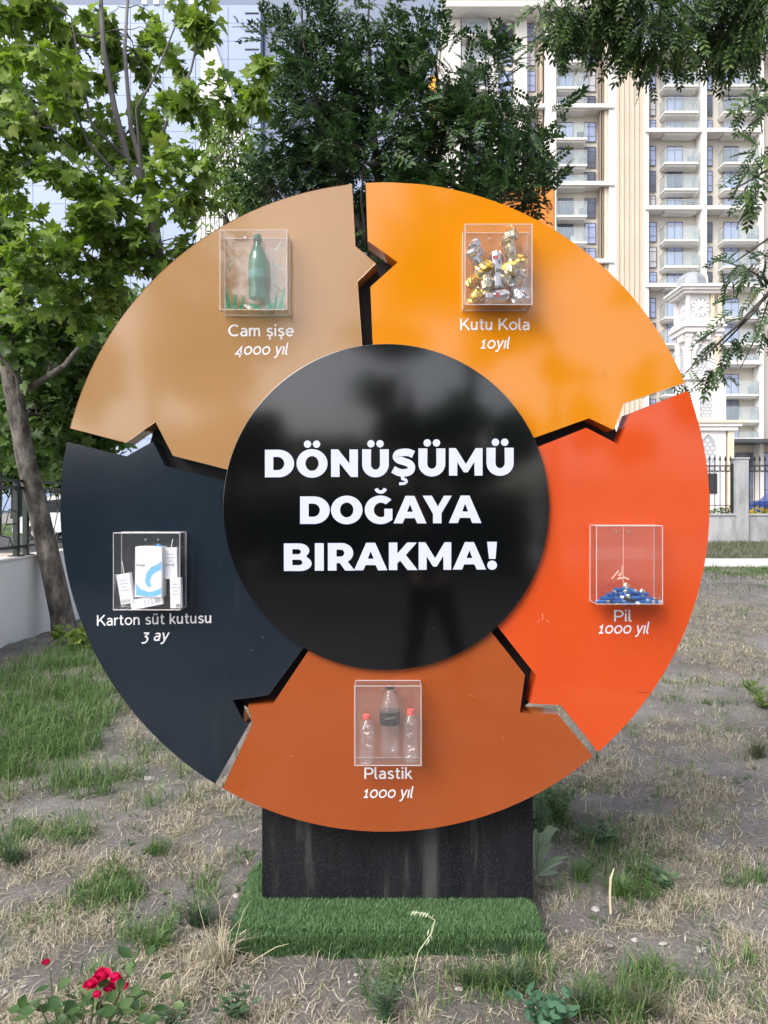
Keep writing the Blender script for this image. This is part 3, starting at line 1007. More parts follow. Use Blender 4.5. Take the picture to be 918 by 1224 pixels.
carton(180.5, 683, 32, 60, R(.6), .045, 'large white milk carton with a light blue wave', True)
carton(151, 703.5, 16, 36, R(-9), .03, 'small white carton leaning in the left corner of the box', straw=(0, 0, 15), bars=(-.8, .9, .6, .68))
carton(205, 673, 15.5, 37, R(-1), .05, 'small white carton with a straw right of the large carton', straw=(0, 2, 10), bars=(-.8, .2, .7, .02))
carton(211, 708.5, 13.5, 36, R(-1), .03, 'small carton standing in the right corner under another carton', bars=(.1, .95, .9, .72))
carton(176, 719.5, 12, 38, R(79), .028, 'small carton lying on its side below the large carton', straw=(0, 0, 0.1), bars=(-.7, -.6, .5, -.9))
mb = MB().tube([(0, 0, 0), (-.034, 0, -.018)], .0014, 8)
c = P(157, 719, YB + .03)
o = mb.mesh('drinking_straw', M['straw'], True)
tag(share('drinking_straw', o, None, c), 'white straw poking from the carton lying on its side', 'straw')

# batteries
def battery_mesh(sleeve):
    mb = MB()
    mb.lathe([(.0068, -.025), (.007, -.0245), (.007, .013)], n=12)
    mb.cur = 1
    mb.lathe([(.00705, .013), (.00705, .0235), (.0066, .0245), (.0028, .0246), (.0028, .0265), (.001, .0267)], n=12)
    return mb.mesh('battery', [sleeve, M['bat_end']], True)
bm, bm2 = battery_mesh(M['bat_blue']), battery_mesh(M['bat_dark'])
bp = []
for row, (n, x0, x1, y) in enumerate([(11, 720, 787, 719.3), (8, 724, 778, 715.5), (6, 732, 772, 711.8), (5, 738, 768, 708), (3, 741, 758, 704.3)]):
    for i in range(n):
        for dpt in (range(2) if row < 3 else range(1)):
            bp.append((x0 + (x1 - x0) * (i + .5 * dpt) / n + random.uniform(-1.5, 1.5), y + random.uniform(-.8, .8), .022 + .032 * dpt + random.uniform(-.008, .008), row))
for i, (px, py, dy, row) in enumerate(bp):
    dark = i in (3, 14, 21, 30)
    o = share('battery', bm2 if dark else bm, None, P(px, py, YB + dy))
    el = random.uniform(-.28, .28) + (0 if row else 0)
    if px < 731 or px > 774: el *= .4
    o.rotation_euler = (0, R(90) + el + (random.choice((0, PI)) if random.random() < .5 else 0), random.uniform(-.6, .6))
    if row >= 2 and i % 4 == 0: o.rotation_euler = (random.uniform(-.2, .2), random.uniform(.3, .8) * random.choice((-1, 1)), 0)
    tag(o, 'black small battery among the blue ones in the box' if dark else 'small blue battery with a silver end in the pile', 'battery', 'used batteries piled in the box')


# plastic bottles
def pet_bottle(px, py, H, rad, kind, label, seed):
    c = P(px, py, YB + .045)
    t = thing('plastic_bottle', label, 'bottle', c, 'empty plastic bottles in the box')
    if kind == 'big':
        prof = [(rad * .55, 0), (rad * .8, .004), (rad * .97, H * .07), (rad, H * .12), (rad * .93, H * .22), (rad * .93, H * .44), (rad * .99, H * .46), (rad * .99, H * .66), (rad * .9, H * .74), (rad * .62, H * .85), (rad * .36, H * .94), (rad * .34, H * .96)]
        fn = None
    else:
        prof = [(rad * .75, 0), (rad * .95, .004)]
        for i in range(14):
            z = H * (.06 + .66 * i / 13)
            prof.append((rad * (1 if i % 2 else .90), z))
        prof += [(rad * .9, H * .78), (rad * .62, H * .85), (rad * .42, H * .89), (rad * .40, H * .93)]
        fn = crumple(.0045, 60, seed)
    MB().lathe(prof, n=24, fn=fn).build('bottle_body', M['pet'], t, True, loc=c)
    if kind == 'big':
        MB().lathe([(rad * .97, H * .455), (rad * 1.015, H * .46), (rad * 1.015, H * .64), (rad * .97, H * .645)], n=28).build('bottle_label', mat('black_bottle_label', (.012, .013, .016), .3, bump=.4, bscale=40), t, True, loc=c)
        V = [(-rad * .35, 0, 0), (rad * .5, 0, 0), (rad * .5, 0, 0), (-rad * .35, 0, 0)]
        mb = MB()
        n = 6
        V = []
        for i in range(n + 1):
            a = -.5 + 1.1 * i / n
            V.append((rad * 1.022 * math.sin(a), -rad * 1.022 * math.cos(a), H * (.55 + .015 * i / n)))
            V.append((rad * 1.022 * math.sin(a), -rad * 1.022 * math.cos(a), H * (.575 + .03 * i / n)))
        mb.add(V, [(2 * i, 2 * i + 2, 2 * i + 3, 2 * i + 1) for i in range(n)])
        mb.build('label_print', mat('grey_label_print', (.10, .11, .12), .3), t, loc=c)
        MB().lathe([(rad * .38, H * .955), (rad * .42, H * .96), (rad * .42, H * .995), (rad * .38, H)], n=20).build('cap', M['black_cap'], t, True, loc=c)
    else:
        MB().lathe([(rad * .46, H * .925), (rad * .50, H * .93), (rad * .50, H * .99), (rad * .45, H)], n=20).build('cap', M['red_cap'], t, True, loc=c)
        MB().lathe([(rad * .47, H * .895), (rad * .50, H * .898), (rad * .50, H * .912), (rad * .46, H * .915)], n=20).build('cap_ring', M['red_cap'], t, True, loc=c)


pet_bottle(466, 903, .258, .0375, 'big', 'tall clear plastic bottle with black cap and black label', 0)
pet_bottle(438.5, 911, .178, .0295, 'small', 'crumpled small water bottle with red cap left of the tall bottle', 4.2)
pet_bottle(491, 909.5, .192, .0300, 'small', 'ribbed small water bottle with red cap right of the tall bottle', 9.7)

# small marks on the painted sheet
def mark(par, strokes, m, name='scratch'):
    V = []; F = []
    for k, (pts, t) in enumerate(strokes):
        v, f = ribbon(pts, t); n = len(V)
        V += [P(x, y, YF - .0004 - .00003 * k) for x, y in v]; F += [tuple(i + n for i in g) for g in f]
    part(name, V, F, m, par)
mark(panels['vermilion'], [([(762, 829), (766, 827.3), (771, 828), (776, 827.2)], .6)], mat('dark_red_scratch', (.16, .02, .01), .5))
mark(panels['vermilion'], [([(648, 733), (649, 738), (648, 742)], .5), ([(653, 741), (656, 744)], .5), ([(645, 740), (642, 745)], .4)], mat('pale_scratch_mark', (.75, .35, .22), .5))
mark(panels['amber'], [([(698.5, 455), (697.5, 462), (697, 471)], .35), ([(722, 440), (723, 452)], .3), ([(718.6, 430), (719.6, 430.6)], .9)], mat('brown_scratch', (.30, .12, .02), .5))
mark(panels['tan'], [([(210, 330), (212, 336)], .4), ([(352, 268), (353.5, 272)], .4)], mat('brown_fleck', (.22, .12, .06), .5))
mark(panels['rust'], [([(560, 830), (566, 833)], .4), ([(345, 905), (351, 903)], .4), ([(600, 880), (603, 884)], .4)], mat('pale_rust_scratch', (.55, .25, .12), .5))
mark(panels['navy'], [([(313, 760), (316, 764)], .35), ([(300, 778), (303, 776)], .35), ([(190, 695), (192, 700)], .35)], mat('pale_navy_scratch', (.14, .16, .2), .5))
# ------------------------------------------------------------------ GROUND
# patches of cover, centre and radii read off the photograph and turned into metres on the ground
def blob(px, py, rx, ry):
    c = GP(px, py)
    return (c.x, c.y, rx / 920 * c.y, ry * c.y * c.y / (920 * EYE))
GREEN = [blob(*b) for b in [(55, 850, 95, 40), (35, 905, 60, 50), (100, 790, 75, 25), (-60, 870, 120, 90), (12, 1012, 26, 16), (232, 1062, 34, 22), (186, 1092, 26, 16), (90, 1005, 22, 10), (178, 1012, 22, 8),
         (125, 1058, 36, 12), (738, 1035, 55, 25), (660, 985, 40, 36), (700, 1000, 45, 28), (700, 1180, 40, 22), (775, 1168, 48, 24), (620, 1148, 46, 14), (560, 1146, 30, 9), (455, 1160, 20, 14),
         (880, 1040, 14, 8), (868, 1128, 14, 8), (855, 1165, 22, 6), (100, 940, 45, 16), (880, 705, 90, 10)]]
DRY = [blob(*b) for b in [(235, 870, 75, 30), (190, 835, 45, 20), (255, 1000, 70, 32), (240, 960, 60, 25), (120, 1060, 80, 34), (60, 1100, 80, 32), (250, 1120, 80, 36), (340, 1165, 90, 14), (200, 1080, 90, 40),
       (780, 880, 90, 22), (750, 930, 80, 26), (860, 960, 60, 26), (820, 1000, 60, 26), (860, 1090, 70, 60), (780, 1080, 60, 30), (880, 752, 60, 16), (860, 790, 70, 22), (720, 1010, 60, 40), (380, 1215, 120, 18),
       (700, 1110, 30, 30), (860, 1190, 80, 30), (100, 1190, 80, 30)]]
BARE = [blob(*b) for b in [(215, 930, 50, 14), (60, 968, 60, 14), (25, 1060, 40, 14), (850, 845, 70, 12), (900, 860, 60, 22), (800, 830, 60, 10), (660, 1090, 55, 26), (570, 1190, 80, 24), (800, 728, 80, 6), (400, 1185, 60, 20),
        (150, 975, 60, 10), (60, 1165, 60, 12), (700, 1080, 30, 14), (30, 745, 70, 12)]]


def cover(x, y, blobs, wob):
    x = np.asarray(x, float); y = np.asarray(y, float)
    v = np.zeros_like(x)
    dx = wob * (np.sin(x * 9.1 + y * 4.3) + np.sin(y * 13.7 - x * 6.1) * .6 + .5 * np.sin(x * 23 + y * 17))
    dy = wob * (np.sin(y * 8.3 + x * 5.9 + 2) + np.sin(x * 15.3 + y * 3.1) * .6)
    for cx, cy, rx, ry in blobs:
        d = ((x + dx - cx) / rx) ** 2 + ((y + dy - cy) / ry) ** 2
        v = np.maximum(v, np.clip(1.35 - d, 0, 1))
    return v


_lat = np.random.default_rng(5).random((256, 256))
def vnoise(x, y, sc):
    u = np.asarray(x, float) * sc + 1000; v = np.asarray(y, float) * sc + 1000
    i = np.floor(u).astype(int); j = np.floor(v).astype(int)
    a = u - i; b = v - j; a = a * a * (3 - 2 * a); b = b * b * (3 - 2 * b)
    L = lambda p, q: _lat[p % 256, q % 256]
    return (L(i, j) * (1 - a) + L(i + 1, j) * a) * (1 - b) + (L(i, j + 1) * (1 - a) + L(i + 1, j + 1) * a) * b


def fnoise(x, y, sc):
    return .5 * vnoise(x, y, sc) + .28 * vnoise(x + 7, y, sc * 2.1) + .15 * vnoise(x, y + 3, sc * 4.3) + .07 * vnoise(x, y, sc * 9)


def base_dry(x, y):
    return np.clip((fnoise(x, y, 1.7) - .42) * 5, 0, 1)


def dens(x, y):
    g = cover(x, y, GREEN, .05)
    d = np.maximum(cover(x, y, DRY, .06), base_dry(x, y) * .75)
    b = cover(x, y, BARE, .05)
    d = d * (1 - .85 * b)
    g = g * (1 - .5 * b)
    d = d * (1 - .7 * g)
    c = fnoise(x + 31, y, 5.0)
    d = d * np.clip((c - .36) * 6, .04, 1.25)
    g = g * np.clip((fnoise(x, y + 17, 6.0) - .33) * 5, .05, 1.2)
    return g, d


xs = np.unique(np.concatenate([np.arange(-4.2, 5.0, .045), np.arange(-12, 16, .35), np.linspace(-900, 900, 61)]))
ys = np.unique(np.concatenate([np.arange(1.2, 7.0, .045), np.arange(7, 24, .16), np.arange(-12, 1.2, .4), np.linspace(-700, 1400, 71)]))
XX, YY = np.meshgrid(xs, ys)
ZZ = G(XX, YY)
rough = np.zeros_like(ZZ)
sel = (XX > -4.3) & (XX < 6) & (YY > 1) & (YY < 12)
for i, j in zip(*np.nonzero(sel)):
    rough[i, j] = noise.noise(Vector((XX[i, j] * 6, YY[i, j] * 6, 0))) * .016 + noise.noise(Vector((XX[i, j] * 17, YY[i, j] * 17, 3))) * .011
ZZ = ZZ + rough
V = np.stack([XX.ravel(), YY.ravel(), ZZ.ravel()], 1)
nx, ny = len(xs), len(ys)
I = np.arange(nx * ny).reshape(ny, nx)
F = np.stack([I[:-1, :-1].ravel(), I[:-1, 1:].ravel(), I[1:, 1:].ravel(), I[1:, :-1].ravel()], 1)


def ground_mat():
    m, n, b = nodes('dry_earth')
    big = noise_tex(n, 1.6, detail=6, rough=.6)
    r = ramp(n, [(.30, (.19, .175, .165)), (.5, (.30, .282, .27)), (.72, (.44, .42, .405))])
    n.links.new(big.outputs[0], r.inputs[0])
    fine = noise_tex(n, 75, detail=9, rough=.85)
    r2 = ramp(n, [(.36, .55), (.66, 1.25)])
    n.links.new(fine.outputs[0], r2.inputs[0])
    mu = n.nodes.new('ShaderNodeMixRGB'); mu.blend_type = 'MULTIPLY'; mu.inputs[0].default_value = 1
    n.links.new(r.outputs[0], mu.inputs[1]); n.links.new(r2.outputs[0], mu.inputs[2])
    at = n.nodes.new('ShaderNodeAttribute'); at.attribute_name = 'cover'
    sep = n.nodes.new('ShaderNodeSeparateColor'); n.links.new(at.outputs['Color'], sep.inputs[0])
    m1 = n.nodes.new('ShaderNodeMixRGB'); m1.inputs[2].default_value = (.235, .21, .16, 1)
    s1 = n.nodes.new('ShaderNodeMath'); s1.operation = 'MULTIPLY'; s1.inputs[1].default_value = .55
    n.links.new(sep.outputs[1], s1.inputs[0]); n.links.new(s1.outputs[0], m1.inputs[0]); n.links.new(mu.outputs[0], m1.inputs[1])
    m2 = n.nodes.new('ShaderNodeMixRGB'); m2.inputs[2].default_value = (.075, .10, .035, 1)
    s2 = n.nodes.new('ShaderNodeMath'); s2.operation = 'MULTIPLY'; s2.inputs[1].default_value = .65
    n.links.new(sep.outputs[0], s2.inputs[0]); n.links.new(s2.outputs[0], m2.inputs[0]); n.links.new(m1.outputs[0], m2.inputs[1])
    n.links.new(m2.outputs[0], b.inputs['Base Color'])
    b.inputs['Roughness'].default_value = .95
    b.inputs['Specular IOR Level'].default_value = .15
    v = noise_tex(n, 34, detail=8, rough=.8)
    f2 = noise_tex(n, 110, detail=6, rough=.8)
    ad = n.nodes.new('ShaderNodeMath'); ad.operation = 'SUBTRACT'
    n.links.new(f2.outputs[0], ad.inputs[0]); n.links.new(v.outputs[0], ad.inputs[1])
    bp = n.nodes.new('ShaderNodeBump'); bp.inputs['Strength'].default_value = 1.0; bp.inputs['Distance'].default_value = .016
    n.links.new(ad.outputs[0], bp.inputs['Height']); n.links.new(bp.outputs[0], b.inputs['Normal'])
    return m


M['ground'] = ground_mat()
ground = part('ground', V, F, M['ground'], smooth='all')
g_, d_ = dens(V[:, 0], V[:, 1])
far = (np.abs(V[:, 0]) > 14) | (V[:, 1] > 21) | (V[:, 1] < -10)
d_[far] = .5
lawn = (V[:, 1] > 14.35) & (V[:, 1] < 20.2) & (V[:, 0] > -3.5)
g_[lawn] = .8
ca = ground.data.attributes.new('cover', 'FLOAT_COLOR', 'POINT')
ca.data.foreach_set('color', np.stack([g_, d_, 0 * g_, 0 * g_ + 1], 1).astype(np.float32).ravel())
tag(ground, kind='structure')

# kerb in front of the far wall, on the right
mb = MB()
for i in range(16):
    x0 = -3.0 + i * 1.0
    mb.box(x0 + .004, x0 + .996, 14.0, 14.22, .36, .585 + random.uniform(-.004, .004), .012)
tag(mb.build('kerb', M['white_kerb']), kind='structure')

# road and pavement beyond the left wall
asph = mat('grey_asphalt', (.055, .055, .06), .9, col2=(.08, .08, .085), scale=4, bump=.3, bscale=60)
pav = mat('pale_paving', (.40, .34, .27), .85, col2=(.48, .42, .34), scale=3, bump=.2)
tag(MB().box(-60, -4.6, 23.0, 38.5, -.2, .03).build('road', asph), kind='structure')
tag(MB().box(-60, -4.6, 19.0, 22.99, -.2, .13).build('pavement', pav), kind='structure')
tag(MB().box(-60, -4.6, 38.51, 60, -.2, .12).build('verge', mat('lawn_verge', (.05, .10, .02), .9, col2=(.09, .15, .03), scale=2)), kind='structure')

# ------------------------------------------------------------------ left wall and its fence
XW = -4.19
WT = .975
wl = thing('low_wall', 'low white rendered wall running away on the left side', 'wall', (XW, 12, 0))
MB().box(XW - .22, XW, 2.0, 22, -.1, WT - .03).build('wall', M['white_wall'], wl)
MB().box(XW - .24, XW + .015, 2.0, 22, WT - .03, WT, .006).build('coping', mat('pale_coping', (.62, .60, .57), .8, col2=(.7, .69, .67), scale=3, bump=.2), wl)
fl = thing('iron_fence', 'dark green iron fence with cracked pattern on top of the white wall', 'fence', (XW - .1, 12, WT))
XF = XW - .10
def postpair(y):
    MB().box(XF - .03, XF + .03, y - .03, y + .03, WT, 1.86, .004).build('post', M['green_iron'], fl)
    MB().box(XF - .07, XF + .07, y - .07, y + .07, WT, WT + .012).build('base_plate', M['green_iron'], fl)
ypost = [4.6, 6.9, 8.98, 9.22, 11.5, 13.8, 16.1, 18.4, 20.7]
for y in ypost: postpair(y)
for z, h in ((1.085, .03), (1.775, .035), (1.86, .028)):
    MB().box(XF - .02, XF + .02, 2.2, 21.8, z - h / 2, z + h / 2).build('rail', M['green_iron'], fl)
# cracked pattern panels: polygon cells cut from bent flat bar
rr = random.Random(5)
for a, b in [(2.2, 4.6), (4.6, 6.9), (6.9, 8.98), (9.22, 11.5), (11.5, 13.8), (13.8, 16.1)]:
    mb = MB()
    nC = 11; ids = {}
    def node(i, j):
        if (i, j) not in ids:
            y = a + .05 + (b - a - .1) * (i + (.5 if j % 2 else 0)) / nC + rr.uniform(-.055, .055)
            z = 1.10 + .66 * j / 5 + (rr.uniform(-.045, .045) if 0 < j < 5 else 0)
            ids[(i, j)] = Vector((XF, min(max(y, a), b), z))
        return ids[(i, j)]
    for j in range(5):
        for i in range(nC):
            if (i + j) % 2 == 0 or rr.random() < .25:
                mb.tube([node(i, j), node(i + (j % 2), j + 1)], .007, 5, False)
            if rr.random() < .62:
                mb.tube([node(i, j), node(i + 1, j)], .007, 5, False) if 0 < j else None
            if rr.random() < .45:
                mb.tube([node(i + 1, j), node(i + (j % 2), j + 1)], .007, 5, False)
    mb.build('pattern_panel', M['green_iron'], fl)

# ------------------------------------------------------------------ white van on the road
def van():
    X0, Yv, Z0 = P(15, 603, 33).x, 33.0, .04
    L, Wd, H = 5.2, 1.9, 2.05
    t = thing('parked_van', 'white van parked on the road behind the left fence', 'van', (X0 + L / 2, Yv + Wd / 2, Z0))
    # side outline, nose to the left
    out = [(0.02, .35), (0, .62), (.06, .88), (.35, 1.02), (.75, 1.14), (1.35, 1.78), (1.65, 1.95), (2.2, 2.04), (4.9, 2.03), (5.12, 1.9), (5.2, 1.1), (5.2, .35), (4.65, .33), (4.55, .55), (4.35, .68), (4.05, .68), (3.85, .55), (3.75, .33),
           (1.45, .33), (1.35, .55), (1.15, .68), (.85, .68), (.65, .55), (.55, .33)]
    wp = mat('white_van_paint', (.75, .76, .78), .25, coat=.5)
    gl = mat('dark_vehicle_glass', (.02, .028, .04), .06)
    o = MB().prism([(X0 + x, Z0 + z) for x, z in out], Yv, Yv + Wd).build('body', wp, t)
    add_bevel(o, .05)
    for nm, pts in (('side_window', [(1.0, 1.2), (1.52, 1.72), (2.15, 1.78), (2.15, 1.2)]), ('side_window', [(2.25, 1.2), (2.25, 1.78), (3.5, 1.8), (3.5, 1.2)]), ('side_window', [(3.6, 1.2), (3.6, 1.8), (4.9, 1.78), (5.0, 1.2)])):
        MB().prism([(X0 + x, Z0 + z) for x, z in pts], Yv - .012, Yv + .01).build(nm, gl, t)
    wsp = MB()
    wsp.add([(X0 + .74, Yv + .12, Z0 + 1.17), (X0 + .74, Yv + Wd - .12, Z0 + 1.17), (X0 + 1.33, Yv + Wd - .2, Z0 + 1.79), (X0 + 1.33, Yv + .2, Z0 + 1.79)], [(0, 1, 2, 3)])
    wsp.build('windscreen', gl, t)
    MB().box(X0 + 1.0, X0 + 1.16, Yv - .26, Yv - .02, Z0 + 1.15, Z0 + 1.42, .03).build('wing_mirror', mat('dark_plastic', (.03, .03, .035), .5), t)
    MB().box(X0 - .05, X0 + .3, Yv + .03, Yv + Wd - .03, Z0 + .36, Z0 + .55, .03).build('bumper', wp, t)
    for yy in (Yv - .01, Yv + Wd - .28):
        MB().box(X0 + .02, X0 + .38, yy, yy + .29, Z0 + .74, Z0 + .93, .03).build('headlight', mat('clear_lamp', (.6, .62, .65), .1), t)
    for cx in (1.0, 4.2):
        for yy in (Yv - .02, Yv + Wd - .2):
            V = []
            for y, r in ((yy, .30), (yy + .02, .34), (yy + .20, .34), (yy + .22, .30)):
                V += [(X0 + cx + r * math.cos(2 * PI * i / 20), y, Z0 + .34 + r * math.sin(2 * PI * i / 20) - .01) for i in range(20)]
            F = [(k * 20 + i, k * 20 + (i + 1) % 20, k * 20 + 20 + (i + 1) % 20, k * 20 + 20 + i) for k in range(3) for i in range(20)] + [tuple(range(20)), tuple(range(60, 80))]
            wh = MB().add(V, F).build('wheel', mat('tyre_rubber', (.02, .02, .02), .8), t)
            V = [(X0 + cx + .19 * math.cos(2 * PI * i / 12), yy - .006, Z0 + .33 + .19 * math.sin(2 * PI * i / 12)) for i in range(12)]
            MB().add(V, [tuple(range(12))]).build('rim', M['screw'], wh)
van()

# ------------------------------------------------------------------ right: concrete wall, pillar, railing
YWL = 20.0
def zt(py, Y): return EYE + (603 - py) / 920 * Y
def xt(px, Y): return (px - 459) / 920 * Y
wr = thing('concrete_wall', 'stained grey concrete wall behind the grass on the right', 'wall', (8, YWL, .55))
z1 = zt(615, YWL)
def conc(bx, nm, m, par):
    return MB().box(*bx, .01).build(nm, m, par)
stain = mat('stained_concrete', (.20, .21, .22), .9, col2=(.40, .41, .43), scale=1.6, bump=.4, bscale=25, stretch=(2.2, 1, .7), pos=(.28, .62))
conc((-3.5, 16.0, YWL, YWL + .25, .3, z1 - .03), 'wall', stain, wr)
conc((-3.52, 16.02, YWL - .03, YWL + .28, z1 - .03, z1 + .02), 'coping', M['concrete'], wr)
for k, pxc in enumerate((560, 887, 1214)):
    a, b = xt(pxc - 7.5, YWL), xt(pxc + 7, YWL)
    pt = thing('concrete_pillar', ['grey concrete pillar hidden behind the round sign', 'grey concrete pillar of the far wall, right of the sign', 'grey concrete pillar outside the right edge'][k], 'pillar', ((a + b) / 2, YWL, .5)) if k == 1 else None
    if not pt: continue
    conc((a, b, YWL - .06, YWL + .32, .3, zt(549, YWL)), 'shaft', stain, pt)
    conc((a - .02, b + .02, YWL - .08, YWL + .34, zt(549, YWL), zt(547, YWL)), 'cap', M['concrete'], pt)
ir = thing('iron_railing', 'black iron railing with spear tips and a row of rings on the far wall', 'railing', (8, YWL + .1, 1.3))
yr = YWL + .12
zb, zr0, zr1, ztip = zt(613, YWL), zt(563.5, YWL), zt(556, YWL), zt(545, YWL)
seg = [(xt(568, YWL), xt(879, YWL)), (xt(895, YWL), xt(1180, YWL))]
mb = MB()
mb.tube([(0, 0, 0), (0, 0, ztip - zb - .12)], .011, 6)
mb.lathe([(.011, ztip - zb - .13), (.030, ztip - zb - .10), (.024, ztip - zb - .05), (.004, ztip - zb + .02)], n=6)
barme = mb.mesh('bar', M['iron'])
ringme = None
mb = MB()
pts = [(.062 * math.cos(2 * PI * i / 16), 0, .062 * math.sin(2 * PI * i / 16)) for i in range(17)]
mb.tube(pts, .010, 5, False); ringme = mb.mesh('ring', M['iron'])
for a, b in seg:
    n = int(round((b - a) / .139))
    for i in range(n):
        x = a + (b - a) * (i + .5) / n
        share('bar', barme, ir, (x, yr, zb))
        if i < n - 1: share('ring', ringme, ir, (x + (b - a) / n / 2, yr, (zr0 + zr1) / 2))
    for z in (zr0, zr1, zt(604, YWL)):
        MB().box(a, b, yr - .010, yr + .010, z - .010, z + .010).build('rail', M['iron'], ir)
    for x in (a + .03, b - .03):
        MB().box(x - .02, x + .02, yr - .021, yr + .021, zb, zr1 + .05).build('end_post', M['iron'], ir)

# ------------------------------------------------------------------ orange board behind the dark tree
YO = 9.5
ob = thing('orange_board', 'tall orange board standing behind the dark tree', 'board', (xt(640, YO), YO, 0))
orm = panel_mat('orange_board_paint', (.72, .22, .008), (.78, .26, .012), .3)
MB().box(xt(600, YO), xt(661, YO), YO, YO + .12, .1, zt(225, YO), .006).build('board_panel', orm, ob)
MB().box(xt(638, YO), xt(661.5, YO), YO - .10, YO - .003, .1, zt(226, YO), .02).build('folded_edge', orm, ob)
MB().box(xt(514, YO), xt(523, YO), YO + .2, YO + .3, .1, zt(80, YO), .006).build('post', mat('yellow_post_paint', (.75, .40, .03), .4), ob)
MB().box(xt(516, YO), xt(640, YO), YO + .2, YO + .3, zt(250, YO), zt(240, YO), .006).build('cross_beam', orm, ob)

# ------------------------------------------------------------------ the cream apartment building
DB = 90.0
S = DB / 920
def bx_(px): return (px - 459) * S
def bz_(py): return EYE + (603 - py) * S
cream = mat('cream_render', (.58, .545, .485), .85, col2=(.63, .595, .535), scale=.15, bump=.1, bscale=3)
creamw = mat('white_render', (.66, .645, .62), .8, col2=(.70, .69, .67), scale=.2)
beige = mat('beige_cladding', (.56, .50, .41), .8, col2=(.62, .56, .47), scale=.25)
finm = mat('brown_fin', (.30, .24, .19), .6)
finl = mat('tan_fin', (.50, .41, .30), .7)
wfr = mat('grey_window_frame', (.10, .095, .10), .4)
wgl = mat('sky_reflection_window_glass', (.32, .38, .62), .08, col2=(.44, .50, .78), scale=.35, ior=1.9)  # sky reflection put into the base colour of the panes
wgd = mat('dark_window_glass', (.05, .055, .075), .08, col2=(.20, .24, .36), scale=.3, ior=1.7)
curtain = mat('curtained_window_glass', (.52, .52, .56), .15, col2=(.62, .60, .60), scale=.5, ior=1.8)
ral = clear_mat('balcony_glass', (.93, .97, .98), .12, (.68, .76, .80), .05, 1.5)
ralm = mat('balcony_rail_metal', (.5, .5, .52), .4, .6)
under = mat('grey_soffit', (.42, .41, .40), .9)

apt = thing('apartment_building', 'tall cream apartment building with glass balconies behind the sign', 'building', (bx_(720), DB, .5))
YR = DB + 1.6          # plane of the recessed bay walls
ZG = .4
def wallbox(nm, x0, x1, ztop, y0, y1, m, zbot=ZG):
    MB().box(bx_(x0), bx_(x1), y0, y1, zbot, bz_(ztop)).build(nm, m, apt)
# main bodies
wallbox('left_block_wall', 533, 660, 19, YR, YR + 16, cream)
wallbox('middle_bay_wall', 660.2, 737, 19, YR + .05, YR + 16, cream)
wallbox('ribbed_wall', 737.2, 770, 60, DB + .25, YR + 16, beige)
wallbox('right_block_wall', 770.2, 1010, 66, YR + .1, YR + 16, cream)
# white piers
for x0, x1, zt_ in ((533, 551, 19), (584, 596, 19), (616.5, 631, 19), (651.5, 665, 8), (728, 737, 8), (770, 775.5, 64), (838, 845, 64), (908, 913, 64)):
    dpt = DB - .0 if x0 in (728, 651.5, 770, 838, 908) else DB + .5
    MB().box(bx_(x0), bx_(x1), dpt, YR + .02, ZG, bz_(zt_)).build('pier', creamw, apt)
# roof slabs
MB().box(bx_(531), bx_(737), DB - 1.6, YR + 16, bz_(18), bz_(6)).build('roof', creamw, apt)
MB().box(bx_(528), bx_(738), DB - 2.1, YR + 16, bz_(6), bz_(3)).build('roof_edge', creamw, apt)
MB().box(bx_(768), bx_(1012), DB - .8, YR + 16, bz_(66), bz_(60)).build('roof', creamw, apt)
# ribs
ribm = raw_mesh('rib', *(lambda m: (m.v, m.f))(MB().box(-.11, .11, 0, .28, 0, bz_(61) - ZG)), beige)
for i in range(6):
    share('rib', ribm, apt, (bx_(738.5 + i * 6), DB, ZG))


def window_me(wpx, hpx, style):
    w_, h_ = wpx * S, hpx * S
    fr = MB(); t = .07
    fr.box(0, w_, 0, .10, 0, t); fr.box(0, w_, 0, .10, h_ - t, h_)
    fr.box(0, t, 0, .10, t, h_ - t); fr.box(w_ - t, w_, 0, .10, t, h_ - t)
    if style == 'door':
        fr.box(w_ * .47, w_ * .47 + .09, .01, .09, t, h_ - t)
        fr.box(t, w_ - t, .012, .088, h_ * .80, h_ * .80 + .07)
    else:
        fr.box(w_ * .36, w_ * .36 + .06, .01, .09, t, h_ - t)
        fr.box(t, w_ - t, .012, .088, h_ * .28, h_ * .28 + .06)
        fr.box(t, w_ - t, .012, .088, h_ * .76, h_ * .76 + .06)
    a = fr.mesh('window', wfr)
    p = MB().box(t * .5, w_ - t * .5, .035, .055, t * .5, h_ - t * .5).mesh('pane', wgl)
    p3 = MB().box(t * .5, w_ - t * .5, .035, .055, t * .5, h_ - t * .5).mesh('pane', curtain)
    p2 = MB().box(t * .5, w_ - t * .5, .035, .055, t * .5, h_ - t * .5).mesh('pane', wgd)
    return a, p, p2, p3
_wc = {}
wr_ = random.Random(9)
def window(x0, x1, y0, y1, style='win', Yw=None):
    k = (round(x1 - x0, 1), round(y1 - y0, 1), style)
    if k not in _wc: _wc[k] = window_me(x1 - x0, y1 - y0, style)
    a, p, p2, p3 = _wc[k]
    loc = (bx_(x0), (Yw or YR) - .11, bz_(y1))
    o = share('window', a, apt, loc)
    q = wr_.random()
    share('pane', p2 if q < .25 else (p3 if q < .38 else p), o, loc)
clut = [mat('grey_unit', (.30, .31, .33), .6), mat('white_unit', (.6, .6, .6), .6), mat('dark_chair', (.08, .08, .09), .7)]
_bc = {}
